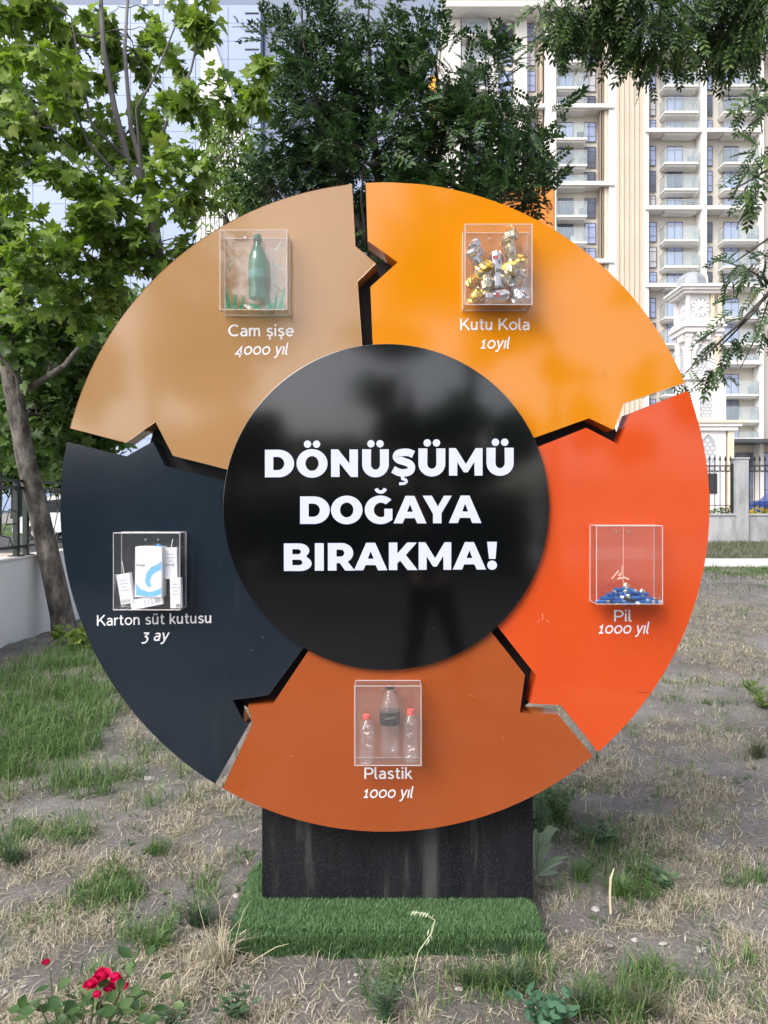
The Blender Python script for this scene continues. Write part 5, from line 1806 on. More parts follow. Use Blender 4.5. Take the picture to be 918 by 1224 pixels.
# low weeds between the straw: small rosettes
M['rosette'] = leaf_mat('ground_weed_leaf', [(.04, .085, .03), (.07, .13, .05), (.11, .17, .08), (.17, .20, .11)], .6, .25)
x, y = scatter(2600, (2.0, 9.5), .58, 1.1)
g_, d_ = dens(x, y)
k = (rng.random(len(x)) < .12 + .7 * g_ + .5 * (fnoise(x + 3, y + 40, 2.2) > .56)) & keep_ok(x, y)
x, y = x[k], y[k]
nl = 9; N = len(x) * nl
xr_, yr_ = np.repeat(x, nl), np.repeat(y, nl)
sz_ = np.repeat(rng.uniform(.012, .04, len(x)), nl) * rng.uniform(.6, 1.2, N)
th = rng.uniform(0, 2 * PI, N)
dd = np.stack([np.cos(th), np.sin(th), rng.uniform(.1, .9, N)], 1)
dd /= np.linalg.norm(dd, axis=1)[:, None]
xx = np.cross(dd, np.array([0, 0, 1.0])); xx /= np.linalg.norm(xx, axis=1)[:, None]
pos = np.stack([xr_ + np.cos(th) * .006, yr_ + np.sin(th) * .006, np.repeat(zoff(x, y), nl) + .002], 1)
wv = xx * (sz_ * .17)[:, None]; L = dd * sz_[:, None]
V = np.stack([pos, pos + L * .5 + wv, pos + L - [0, 0, .004], pos + L * .5 - wv], 1).reshape(-1, 3)
F = (np.arange(N) * 4)[:, None] + [0, 1, 2, 3]
tag(part('ground_weeds', V, F, M['rosette']), 'tiny weed rosettes spread between the straw and bare earth', 'weeds', kind='stuff')
# ------------------------------------------------------------------ LEAVES
def unit(a): return a / np.maximum(np.linalg.norm(a, axis=-1, keepdims=True), 1e-9)


def place(tv, tf, pos, d, nrm, size):
    """copies of a template (length along +y, facing +z)"""
    d = unit(d); x = unit(np.cross(d, nrm)); z = np.cross(x, d)
    V = pos[:, None, :] + size[:, None, None] * (tv[None, :, 0, None] * x[:, None] + tv[None, :, 1, None] * d[:, None] + tv[None, :, 2, None] * z[:, None])
    F = (np.arange(len(pos)) * len(tv))[:, None, None] + tf[None]
    return V.reshape(-1, 3), F.reshape(-1, 3)


def maple_template(var=0):
    half = [(0, .0), (.16, -.06), (.40, .02), (.30, .14), (.60, .36), (.40, .42), (.42, .68), (.20, .60), (.13, .80)]
    out = half + [(0, 1.0)] + [(-x, y) for x, y in half[::-1][:-1]]
    r = random.Random(var)
    pts = [(0, .30, 0)]
    for x, y in out:
        f = 1 + r.uniform(-.08, .08)
        pts.append((x * f, y * f, abs(x) * (.1 + .3 * r.random()) - .35 * max(0, y - .35) ** 1.3 + r.uniform(-.05, .05)))
    n = len(out)
    F = [(0, 1 + i, 1 + (i + 1) % n) for i in range(n)]
    # stalk
    k = len(pts)
    pts += [(-.012, 0, 0), (.012, 0, 0), (.0, -.38, .05)]
    F.append((k, k + 1, k + 2))
    return np.array(pts, float), np.array(F)


def pinnate_template(np_=6, droop=.3, lw=.11, ll=.30, fine=False):
    pts = []; F = []
    def leaflet(bx, by, bz, ax, ay, L, W, dz):
        k = len(pts)
        nx_, ny_ = -ay, ax
        if fine:
            pts.extend([(bx, by, bz), (bx + ax * L * .3 + nx_ * W * .45, by + ay * L * .3 + ny_ * W * .45, bz + dz * .3 + .012), (bx + ax * L * .7 + nx_ * W * .36, by + ay * L * .7 + ny_ * W * .36, bz + dz * .7 + .01), (bx + ax * L, by + ay * L, bz + dz),
                        (bx + ax * L * .7 - nx_ * W * .36, by + ay * L * .7 - ny_ * W * .36, bz + dz * .7 + .01), (bx + ax * L * .3 - nx_ * W * .45, by + ay * L * .3 - ny_ * W * .45, bz + dz * .3 + .012)])
            F.extend([(k, k + 1, k + 5), (k + 1, k + 2, k + 4), (k + 1, k + 4, k + 5), (k + 2, k + 3, k + 4)])
        else:
            pts.extend([(bx, by, bz), (bx + ax * L * .45 + nx_ * W * .5, by + ay * L * .45 + ny_ * W * .5, bz + dz * .4 + .01), (bx + ax * L, by + ay * L, bz + dz), (bx + ax * L * .45 - nx_ * W * .5, by + ay * L * .45 - ny_ * W * .5, bz + dz * .4 + .01)])
            F.extend([(k, k + 1, k + 3), (k + 1, k + 2, k + 3)])
    rz = lambda t: -droop * t * t
    for i in range(np_):
        t = .18 + .72 * i / (np_ - 1)
        for s in (-1, 1):
            a = R(52)
            leaflet(0, t + .02 * s, rz(t), s * math.sin(a), math.cos(a), ll * (1 - .25 * abs(t - .5)), lw, -.05)
    leaflet(0, .92, rz(.92), 0, 1, ll, lw, -.1)
    k = len(pts)
    pts.extend([(-.006, 0, 0), (.006, 0, 0), (.0, .5, rz(.5)), (0, .95, rz(.95))])
    F.extend([(k, k + 1, k + 2), (k, k + 2, k + 3)])
    return np.array(pts, float), np.array(F)


def lance_template(w_=.16):
    pts = [(0, 0, 0), (w_, .35, .02), (w_ * .7, .7, 0), (0, 1, -.08), (-w_ * .7, .7, 0), (-w_, .35, .02)]
    return np.array(pts, float), np.array([(0, 1, 5), (1, 2, 4), (1, 4, 5), (2, 3, 4)])


def clump_template(seed, n=7):
    r = random.Random(seed); pts = []; F = []
    for i in range(n):
        c = Vector((r.uniform(-.5, .5), r.uniform(-.5, .5), r.uniform(-.35, .35)))
        a = Vector((r.uniform(-1, 1), r.uniform(-1, 1), r.uniform(-.8, .8))).normalized() * r.uniform(.25, .42)
        b = a.cross(Vector((r.uniform(-1, 1), r.uniform(-1, 1), r.uniform(-1, 1)))).normalized() * r.uniform(.10, .2)
        k = len(pts)
        pts += [tuple(c - a), tuple(c + b), tuple(c + a), tuple(c - b)]
        F += [(k, k + 1, k + 2), (k, k + 2, k + 3)]
    return np.array(pts, float), np.array(F)


def rand_dirs(N, up=0.0):
    v = rng.normal(size=(N, 3)); v = unit(v); v[:, 2] += up
    return unit(v)


def curve(a, b, sag=.0, n=4, wob=.05, rad=None):
    a, b = Vector(a), Vector(b); L = (b - a).length
    pts = []
    for i in range(n + 1):
        t = i / n
        p = a.lerp(b, t)
        if 0 < i < n: p += Vector((random.gauss(0, wob), random.gauss(0, wob), random.gauss(0, wob))) * L
        p.z += sag * L * math.sin(PI * t) 
        pts.append(p)
    return pts


def tree(name, label, cat, trunk, stems, blobs, templ, leafm, barkm, size, per, styl='up', group=None, twig_r=.004, limbs=True, nsingle=0, single_m=None, pix=True, single_t=None, limb_r=.03):
    """trunk, stems: lists of ((px,py,Y), radius); blobs: (px,py,Y, rx_px, ry_px, rY, clusters)"""
    cv = (lambda q: P(*q)) if pix else (lambda q: Vector(q))
    base = cv(trunk[0][0])
    t = thing(name, label, cat, base, group)
    MB().tube([cv(p) for p, r in trunk], [r for p, r in trunk], n=12).build('trunk', barkm, t, True)
    skel = []
    def addsk(pts, rads):
        for i in range(len(pts) - 1):
            for k in range(4): skel.append((pts[i].lerp(pts[i + 1], k / 4), rads[i] + (rads[i + 1] - rads[i]) * k / 4))
        skel.append((pts[-1], rads[-1]))
    tp = [cv(p) for p, r in trunk]; tr_ = [r for p, r in trunk]
    addsk(tp[len(tp) // 2:], tr_[len(tp) // 2:])
    for st in stems:
        pts = [cv(p) for p, r in st]; rs = [r for p, r in st]
        MB().tube(pts, rs, n=8).build('limb', barkm, t, True)
        addsk(pts, rs)
    C_ = []
    for bl in blobs:
        px, py, Y, rx, ry, rY, nc = bl
        if pix:
            c = P(px, py, Y); sx, sz = rx / 920 * Y, ry / 920 * Y
        else:
            c = Vector((px, py, Y)); sx, sz = rx, ry
        if limbs:
            a, ra = min(skel, key=lambda s: (s[0] - c).length + .3 * max(0, s[0].z - c.z))
            if (a - c).length > .25 * max(sx, sz) and (a - c).length > .15:
                pts = curve(a, c, .06, 4, .05); r0 = min(ra * .7, limb_r); rs = [r0 * (1 - .7 * i / 4) for i in range(5)]
                MB().tube(pts, rs, n=6).build('limb', barkm, t, True)
                addsk(pts, rs)
        for i in range(nc):
            v = Vector((random.gauss(0, 1), random.gauss(0, 1), random.gauss(0, 1))).normalized() * random.random() ** .42
            C_.append((c + Vector((v.x * sx, v.y * rY, v.z * sz))))
    sk = np.array([tuple(s[0]) for s in skel])
    tw = MB()
    pos = []; dr = []; nm = []
    for c in C_:
        dd = np.linalg.norm(sk - np.array(c), axis=1)
        a = Vector(sk[int(np.argmin(dd))])
        L = (c - a).length
        pts = curve(a, c, .05, 3, .04)
        if L > .06: tw.tube(pts, [min(twig_r * 1.6, twig_r + .003 * L), twig_r, twig_r * .8, twig_r * .5], n=4, cap=False)
        ax = (c - a).normalized() if L > .01 else Vector((0, 0, 1))
        for j in range(per):
            q = 1 - .55 * min(1, .6 / max(L, .01)) * j / per
            p = a.lerp(c, q) if L > .2 else c
            p = p + Vector((random.gauss(0, 1), random.gauss(0, 1), random.gauss(0, 1))) * size * .25
            v = Vector((random.gauss(0, 1), random.gauss(0, 1), random.gauss(0, 1))).normalized()
            if styl == 'up':
                d = (ax * .6 + v + Vector((0, 0, -.15)))
                n_ = Vector((random.gauss(0, .45), random.gauss(-.25, .45), 1))
            elif styl == 'hang':
                d = (ax * .5 + v * .9 + Vector((0, 0, -.75)))
                n_ = Vector((random.gauss(0, .6), random.gauss(-.5, .6), 1))
            else:
                d = (ax * 1.1 + v * .9 + Vector((0, 0, .1)))
                n_ = Vector((random.gauss(0, .7), random.gauss(-.3, .7), 1))
            pos.append(p + d.normalized() * size * .15); dr.append(d); nm.append(n_)
    if tw.v: 
        o = tw.build('twigs', barkm, t); tag(o, kind='stuff')
    pos = np.array([tuple(p) for p in pos]); dr = np.array([tuple(p) for p in dr]); nm = np.array([tuple(p) for p in nm])
    sz_ = rng.uniform(.5, 1.2, len(pos)) * size
    if nsingle:
        # the leaves that show largest in the picture become objects of their own
        sx = pos[:, 0] / pos[:, 1] * 920 + 459; sy = 603 - (pos[:, 2] - EYE) / pos[:, 1] * 920
        inside = (sx > 2) & (sx < 916) & (sy > 2) & (np.hypot(sx - 460, sy - 606) > 392)
        app = sz_ / pos[:, 1] * inside
        idx = np.argsort(-app)[:nsingle]
        mes = []
        for tv, tf in (single_t or templ):
            mes.append(raw_mesh('leaf', tv.copy(), tf.copy(), single_m))
        for q, i in enumerate(idx):
            d = Vector(dr[i]).normalized(); n_ = Vector(nm[i]); x = d.cross(n_).normalized(); z = x.cross(d)
            o = share('leaf', mes[q % len(mes)], t, pos[i])
            mtx = Matrix((x, d, z)).transposed()
            o.rotation_euler = mtx.to_euler()
            o.scale = (sz_[i],) * 3
        keep = np.ones(len(pos), bool); keep[idx] = False
        pos, dr, nm, sz_ = pos[keep], dr[keep], nm[keep], sz_[keep]
    Vs = []; Fs = []; off = 0
    for k, (tv, tf) in enumerate(templ):
        s = slice(k, None, len(templ))
        if len(pos[s]) == 0: continue
        V, F = place(tv, tf, pos[s], dr[s], nm[s], sz_[s])
        Vs.append(V); Fs.append(F + off); off += len(V)
    if not Vs: return t
    o = part('leaves', np.concatenate(Vs), np.concatenate(Fs), leafm, t)
    tag(o, kind='stuff')
    return t


MT = [maple_template(i) for i in range(4)]
PT = [pinnate_template(5, .25, .15), pinnate_template(4, .4, .17, .32), pinnate_template(6, .15, .14, .28)]
PTf = [pinnate_template(6, .5, .115, .27, True), pinnate_template(7, .7, .10, .24, True), pinnate_template(5, .35, .12, .30, True)]
LT = [lance_template(.16), lance_template(.2)]
CT = [clump_template(i, 8) for i in range(4)]

# young plane tree with grey stems, its trunk behind the sign
tree('plane_tree', 'leafy young plane tree with several grey stems rising behind the tan panel', 'tree',
     [((215, 850, 6.0), .075), ((207, 640, 6.0), .07), ((198, 430, 5.95), .062), ((188, 310, 5.9), .055), ((176, 225, 5.85), .05)],
     [[((176, 225, 5.85), 0.0277), ((152, 188, 5.8), 0.0251), ((137, 130, 5.75), 0.0224), ((124, 60, 5.7), 0.0198), ((118, -40, 5.7), 0.0145)],
      [((176, 228, 5.85), 0.0198), ((156, 150, 5.9), 0.0172), ((149, 60, 6.0), 0.0145), ((155, -40, 6.0), 0.0106)],
      [((180, 240, 5.85), 0.0172), ((182, 195, 5.7), 0.0145), ((203, 135, 5.6), 0.0112), ((228, 85, 5.5), 0.0086), ((243, 20, 5.45), 0.0066), ((246, -30, 5.4), 0.0040)],
      [((172, 235, 5.85), 0.0132), ((163, 130, 5.6), 0.0112), ((186, 90, 5.5), 0.0079), ((210, 30, 5.4), 0.0053)],
      [((152, 190, 5.8), 0.0132), ((110, 150, 5.6), 0.0099), ((95, 80, 5.5), 0.0073), ((85, 20, 5.4), 0.0046)],
      [((160, 230, 5.85), 0.0132), ((105, 170, 5.5), 0.0092), ((60, 60, 5.3), 0.0059)],
      [((178, 300, 5.9), 0.0119), ((120, 220, 5.6), 0.0079), ((70, 160, 5.4), 0.0053)],
      [((186, 260, 5.85), 0.0092), ((260, 190, 5.5), 0.0059), ((300, 150, 5.3), 0.0033)]],
     [(70, 50, 5.9, 80, 60, .6, 46), (160, 60, 6.2, 50, 50, .3, 16), (205, 40, 5.5, 35, 40, .3, 9), (235, 25, 5.4, 20, 25, .2, 5), (50, 140, 5.5, 70, 70, .7, 44), (150, 160, 6.2, 60, 50, .4, 18), (200, 130, 5.5, 35, 40, .3, 8),
      (120, 245, 5.6, 85, 45, .6, 38), (215, 215, 5.5, 50, 45, .5, 17), (190, 290, 5.7, 70, 35, .4, 20), (265, 120, 5.4, 50, 25, .4, 12), (310, 110, 5.3, 18, 22, .3, 5),
      (80, 310, 5.6, 80, 45, .6, 34), (60, 375, 5.7, 60, 35, .6, 18), (20, 20, 5.6, 60, 60, .6, 22), (120, 360, 5.9, 50, 50, .4, 16), (10, 220, 5.5, 40, 30, .5, 8)],
     MT, M['plane_leaf'], M['bark_grey'], .100, 13, 'up', 'plane trees on the left', nsingle=290, single_m=M['plane_leaf_single'])
# older plane tree leaning by the wall
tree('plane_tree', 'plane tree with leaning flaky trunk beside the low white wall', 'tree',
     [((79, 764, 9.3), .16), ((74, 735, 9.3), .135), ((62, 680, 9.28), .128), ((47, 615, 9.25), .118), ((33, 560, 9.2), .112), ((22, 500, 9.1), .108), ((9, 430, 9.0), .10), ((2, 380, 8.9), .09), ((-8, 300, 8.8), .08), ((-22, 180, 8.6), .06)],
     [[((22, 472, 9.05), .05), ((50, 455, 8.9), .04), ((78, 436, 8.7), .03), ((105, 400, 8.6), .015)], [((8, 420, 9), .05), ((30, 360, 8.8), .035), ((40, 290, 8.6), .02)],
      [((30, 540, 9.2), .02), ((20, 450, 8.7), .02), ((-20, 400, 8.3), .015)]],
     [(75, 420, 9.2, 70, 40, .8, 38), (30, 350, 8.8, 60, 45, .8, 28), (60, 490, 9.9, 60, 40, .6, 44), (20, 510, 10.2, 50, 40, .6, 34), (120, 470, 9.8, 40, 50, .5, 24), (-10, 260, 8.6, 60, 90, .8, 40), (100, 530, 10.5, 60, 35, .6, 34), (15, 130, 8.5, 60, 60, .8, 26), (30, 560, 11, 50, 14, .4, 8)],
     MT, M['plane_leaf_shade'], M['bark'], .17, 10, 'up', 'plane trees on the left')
# shrub shoots at its foot
tree('sucker_shrub', 'low yellow green leafy shoots round the foot of the leaning tree', 'shrub',
     [((92, 782, 8.6), .012), ((92, 768, 8.6), .006)], [], [(96, 766, 8.5, 22, 13, .25, 12), (118, 772, 8.4, 14, 10, .2, 7), (72, 757, 8.8, 12, 6, .15, 4)],
     MT, leaf_mat('yellow_green_leaf', [(.10, .17, .03), (.18, .27, .05), (.26, .33, .07)], .5, .3), M['bark_dark'], .11, 6, 'up', twig_r=.003, limbs=False)

# dark pinnate tree behind the sign
tree('ash_tree', 'dense dark green tree with feathery leaves directly behind the sign', 'tree',
     [((486, 797, 7.5), .10), ((482, 600, 7.5), .09), ((476, 450, 7.5), .08), ((470, 360, 7.5), .07)],
     [[((470, 360, 7.5), .05), ((430, 270, 7.4), .04), ((390, 170, 7.3), .03), ((365, 70, 7.2), .015), ((360, 10, 7.2), .006)],
      [((470, 360, 7.5), .05), ((455, 250, 7.5), .04), ((445, 140, 7.5), .03), ((440, 30, 7.5), .012), ((442, -20, 7.5), .006)],
      [((470, 360, 7.5), .05), ((510, 260, 7.4), .035), ((530, 160, 7.4), .025), ((520, 70, 7.4), .010)],
      [((472, 380, 7.5), .04), ((550, 290, 7.2), .03), ((600, 210, 7.1), .02), ((640, 150, 7.0), .008)],
      [((472, 390, 7.5), .04), ((390, 310, 7.5), .03), ((330, 230, 7.6), .015)],
      [((440, 300, 7.4), .02), ((432, 240, 7.1), .012), ((436, 180, 7.0), .006)]],
     [(365, 55, 7.2, 40, 55, .5, 31), (445, 50, 7.5, 50, 55, .6, 40), (400, 125, 7.4, 75, 50, .8, 64), (330, 60, 7.3, 18, 42, .3, 7), (505, 70, 7.4, 35, 45, .5, 22), (490, 140, 7.4, 65, 55, .8, 57), (355, 190, 7.5, 52, 50, .7, 42),
      (450, 215, 7.5, 100, 50, .9, 103), (560, 165, 7.2, 55, 50, .6, 44), (615, 205, 7.0, 42, 40, .5, 28), (580, 100, 7.2, 30, 42, .4, 16), (630, 145, 7.0, 24, 30, .3, 9), (325, 225, 7.6, 36, 34, .5, 18),
      (520, 250, 7.4, 110, 30, .8, 75), (612, 240, 6.9, 38, 20, .4, 16), (430, 300, 7.6, 90, 40, .6, 48), (595, 72, 7.2, 12, 16, .2, 3), (652, 235, 6.9, 12, 10, .2, 3), (440, 345, 7.6, 40, 30, .4, 16), (410, 15, 7.4, 14, 20, .3, 3)],
     PT, M['ash_leaf'], M['bark_dark'], .21, 8, 'out', twig_r=.0035)

# tree reaching in from the right and overhead
tree('ash_tree', 'feathery leaved tree reaching in over the top right corner', 'tree',
     [((1180, 860, 5.6), .12), ((1160, 500, 5.5), .11), ((1120, 200, 5.3), .10), ((1060, 20, 5.1), .08), ((980, -70, 4.9), .06)],
     [[((1060, 20, 5.1), .05), ((980, -10, 4.9), .035), ((900, 0, 4.8), .03), ((820, -8, 4.7), .022), ((740, 5, 4.6), .015), ((690, 25, 4.6), .008)],
      [((1100, 120, 5.2), .04), ((1000, 100, 4.7), .025), ((930, 120, 4.4), .015), ((895, 150, 4.3), .006)],
      [((1140, 330, 5.3), .04), ((1020, 300, 4.5), .025), ((940, 330, 4.0), .012), ((880, 390, 3.8), .006), ((820, 445, 3.7), .003)],
      [((1020, 300, 4.5), .015), ((940, 270, 4.1), .008), ((880, 312, 3.95), .004)],
      [((1000, 100, 4.7), .015), ((940, 190, 4.3), .008), ((880, 225, 4.1), .004)]],
     [(690, 26, 4.6, 40, 20, .35, 27), (750, 8, 4.6, 50, 20, .4, 36), (785, 40, 4.5, 36, 14, .3, 18), (840, 2, 4.7, 55, 18, .4, 33), (905, 15, 4.7, 34, 26, .4, 33), (885, 42, 4.6, 24, 12, .3, 10), (650, 14, 4.6, 12, 16, .2, 3),
      (914, 100, 4.4, 8, 26, .3, 4), (908, 185, 4.2, 10, 16, .2, 3), (897, 222, 4.1, 18, 8, .2, 3)],
     PTf, leaf_mat('feathery_leaf', [(.012, .035, .012), (.035, .08, .022), (.07, .13, .035), (.13, .20, .06)], .42, .25), M['bark_dark'], .15, 7, 'hang', twig_r=.003, limbs=True, limb_r=.008)
tree('ash_branch', 'drooping feathery branch hanging in front of the clock tower', 'branch',
     [((960, 300, 4.1), .010), ((925, 340, 3.95), .008), ((900, 375, 3.85), .006), ((860, 415, 3.8), .004)], [[((925, 340, 3.95), .005), ((890, 320, 3.9), .004), ((850, 308, 3.9), .002)], [((900, 375, 3.85), .004), ((870, 400, 3.8), .003), ((830, 440, 3.75), .0015)], [((925, 340, 3.95), .005), ((905, 400, 3.9), .004), ((885, 440, 3.9), .002)]],
     [(885, 312, 3.9, 34, 12, .15, 5), (905, 372, 3.85, 22, 22, .15, 5), (875, 402, 3.8, 34, 14, .12, 4), (842, 434, 3.75, 24, 9, .1, 3), (908, 300, 3.9, 18, 16, .15, 3), (912, 400, 3.9, 14, 20, .1, 2), (822, 452, 3.75, 16, 4, .08, 2)],
     PTf, leaf_mat('branch_leaf', [(.014, .04, .014), (.03, .075, .024), (.055, .11, .035)], .4, .25), M['bark_dark'], .115, 4, 'hang', twig_r=.0016, limbs=False, nsingle=110,
     single_m=leaf_mat('branch_leaf_single', [(.014, .04, .014), (.03, .075, .024), (.055, .11, .035), (.09, .14, .06)], .4, .25, True))

# trees further back on the left
tree('willow_tree', 'pale green willow behind the gap between the plane tree and dark tree', 'tree',
     [((268, 640, 22), .14), ((268, 400, 22), .12), ((270, 260, 22), .08)], [], [(268, 200, 22, 38, 55, 1.2, 110), (295, 235, 22, 30, 30, 1, 50), (245, 150, 22, 24, 34, .8, 34), (275, 300, 22, 50, 60, 1.5, 60), (300, 180, 22, 14, 30, .6, 16)],
     LT, M['willow_leaf'], M['bark_dark'], .22, 14, 'hang', twig_r=.01)
bgt = [('broad dark tree beyond the road at the far left', (20, 620, 44), .35, [(10, 560, 44, 45, 28, 2.5, 120), (-30, 545, 44, 60, 40, 3, 120), (60, 540, 45, 35, 30, 2, 70)]),
       ('tall shade tree behind the wall left of the sign', (120, 640, 30), .3, [(110, 480, 30, 60, 70, 2, 150), (70, 560, 31, 26, 24, 1.5, 50), (150, 400, 30, 60, 60, 2, 120), (110, 575, 31, 40, 20, 1.2, 60)]),
       ('dense green tree rising behind the leaning trunk', (-10, 640, 26), .3, [(10, 470, 26, 60, 60, 2, 130), (-50, 400, 26, 60, 60, 2, 60), (60, 420, 27, 40, 40, 2, 40), (-60, 290, 27, 60, 60, 2, 50)])]
for lb, b, r_, bl in bgt:
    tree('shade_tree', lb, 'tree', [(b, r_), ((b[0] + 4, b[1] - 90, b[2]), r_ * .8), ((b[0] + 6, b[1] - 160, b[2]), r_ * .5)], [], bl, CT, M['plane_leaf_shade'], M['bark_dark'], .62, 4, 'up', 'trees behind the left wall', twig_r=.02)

# hedge with yellow flowers behind the far railing
hx0, hx1 = xt(780, 21.2), xt(1010, 21.2)
hd = thing('hedge', 'clipped green hedge with yellow flowers behind the iron railing', 'hedge', ((hx0 + hx1) / 2, 21.4, .6))
N = 5200
px_ = rng.uniform(hx0, hx1, N); py_ = rng.uniform(20.9, 21.9, N); pz_ = .6 + rng.random(N) ** .6 * (.78 + .10 * np.sin(px_ * 2.3) + .08 * np.sin(px_ * 6.1))
V, F = place(*LT[1], np.stack([px_, py_, pz_], 1), rand_dirs(N, .3), rand_dirs(N), rng.uniform(.06, .12, N))
tag(part('leaves', V, F, M['hedge_leaf'], hd), kind='stuff')
N = 420
px_ = rng.uniform(hx0, hx1, N); px_ = px_[(np.sin(px_ * 1.9) > -.2)]; N = len(px_)
V, F = place(*CT[0], np.stack([px_, rng.uniform(20.85, 21.5, N), 1.36 + rng.uniform(-.1, .14, N)], 1), rand_dirs(N), rand_dirs(N), rng.uniform(.05, .1, N))
tag(part('flowers', V, F, M['yellow_petal'], hd), kind='stuff')
for i in range(9):
    x = hx0 + (hx1 - hx0) * (i + .5) / 9
    MB().tube([(x, 21.4, .55), (x + .03, 21.4, 1.1)], [.03, .015], 6).build('stem', M['bark_dark'], hd)


# ------------------------------------------------------------------ SMALL PLANTS
def gz0(x, y): return float(zoff([x], [y])[0])


def tuft(px, py, n, h, m, label, lean=(.3, 1.2), r=.035, name='grass_tuft', wd=(.002, .004)):
    c = GP(px, py)
    if c.y > 4 and c.x > 0:
        for _ in range(5):
            Y = (EYE - g1(c.x, c.y)) * 920 / (py - 603); c = Vector(((px - 459) / 920 * Y, Y, 0))
    c.z = gz0(c.x, c.y)
    a = rng.uniform(0, 2 * PI, n); q = r * np.sqrt(rng.random(n))
    base = np.stack([c.x + q * np.cos(a), c.y + q * np.sin(a), np.full(n, c.z - .004)], 1)
    o = blades(base, rng.uniform(h * .5, h, n), rng.uniform(*wd, n), rng.uniform(*lean, n), m, name)
    # origin at the base
    o.data.transform(Matrix.Translation(-c)); o.location = c; ORG[o.name] = c
    return tag(o, label, 'grass tuft')
gg, dg, sg = M['green_grass'], M['dark_grass'], M['straw_grass']
M['blue_grass'] = leaf_mat('blue_green_blade', [(.03, .075, .035), (.05, .11, .05), (.09, .15, .08), (.20, .22, .11)], .5, .25)
bg_ = M['blue_grass']
for a in [(14, 1028, 150, .13, bg_, 'dark green grass tuft cut by the left edge of the photo'), (90, 1012, 60, .08, bg_, 'small green tuft on the pale earth left of the middle tuft'),
          (236, 1092, 190, .15, bg_, 'big dark green tuft between dry grass left of the turf mat'), (185, 1118, 160, .13, gg, 'pale green tuft below and left of the big dark one'),
          (182, 1018, 70, .08, gg, 'low green tuft under the navy panel tip'), (615, 1164, 190, .15, bg_, 'spiky green tuft against the right front of the turf mat'), (563, 1158, 90, .12, bg_, 'thin tuft in front of the turf mat, left of the spiky one'),
          (700, 1190, 160, .13, bg_, 'dark tuft behind the leafy weed at the bottom right'), (770, 1196, 220, .14, dg, 'wide greyish tuft right of the leafy weed'),
          (742, 1062, 170, .13, gg, 'upright green tuft by the dry stick'), (695, 1045, 150, .12, gg, 'green tuft between the broad leaved plant and the stick'),
          (872, 1050, 60, .07, bg_, 'small blue green tuft in the dry grass at the right'), (856, 1180, 60, .07, bg_, 'tiny tuft near the bottom right corner'), (867, 1135, 40, .06, gg, 'little tuft in the straw on the right side'),
          (905, 905, 150, .20, dg, 'dark dry clump at the right edge beside the bare path'), (262, 1135, 120, .17, sg, 'tall straw tuft at the left corner of the turf mat'),
          (212, 1180, 120, .10, sg, 'straw tuft behind the red rose'), (505, 1185, 40, .06, sg, 'little straw tuft beside the feathery weed'), (160, 1190, 80, .09, gg, 'green tuft just right of the rose'),
          (845, 842, 60, .07, dg, 'low grey tuft on the far bare path')]:
    tuft(*a)


def stalk(pts, label, name='dry_stalk', r=.0016, m=None, head=None, cat='stalk'):
    b = Vector(pts[0])
    t = thing(name, label, cat, b)
    m = m or mat('pale_dry_stalk', (.55, .50, .33), .7)
    MB().tube(pts, [r] * (len(pts) - 1) + [r * .4], 5).build('stem', m, t)
    if head:
        n = len(head)
        V, F = place(*lance_template(.12), np.array([tuple(h[0]) for h in head]), np.array([tuple(h[1]) for h in head]), rand_dirs(n), np.full(n, head[0][2]))
        tag(part('seed_head', V, F, m, t), kind='stuff')
    return t
def gp(px, py, Y): return P(px, py, Y)
# dry stick on the right
b = GP(730, 1092); stalk([b, gp(729, 1070, b.y), gp(730, 1050, b.y), gp(734, 1038, b.y)], 'bent pale dry stick standing on the right of the turf mat', 'dry_stick', .0055)
# oat stalk in front of the turf
b = GP(499, 1196); Y = b.y
oat = [b, gp(494, 1165, Y), gp(500, 1138, Y), gp(516, 1115, Y), gp(520, 1100, Y), gp(508, 1092, Y), gp(492, 1090, Y)]
hd_ = [(gp(492 + 3.4 * i, 1088 + .25 * i * i * .3, Y), Vector((-.6, 0, -.8)), .022) for i in range(9)] + [(gp(516 + random.uniform(-4, 4), 1100 + i * 3.5, Y), Vector((random.uniform(-.6, .3), 0, -1)), .024) for i in range(8)]
stalk(oat, 'pale drooping oat stalk in front of the turf mat', 'oat_stalk', .0018, mat('pale_green_oat', (.50, .55, .36), .6), hd_)
for k, (pp, lb) in enumerate([([(262, 1140), (266, 1110), (262, 1080), (250, 1062)], 'thin bent straw leaning at the left corner of the turf'), ([(278, 1150), (283, 1118), (290, 1092), (300, 1075)], 'long pale straw crossing the left side of the turf'),
                             ([(268, 1152), (262, 1120), (268, 1092), (282, 1060)], 'tall thin straw rising left of the turf'), ([(254, 1148), (245, 1110), (238, 1085), (236, 1070)], 'pale straw stem leaning away to the left'),
                             ([(300, 1150), (330, 1132), (345, 1128)], 'short straw bent over the left front of the turf')]):
    b = GP(*pp[0]); stalk([b] + [gp(x, y, b.y - .01 * i) for i, (x, y) in enumerate(pp[1:])], lb, 'dry_stalk', .0013)


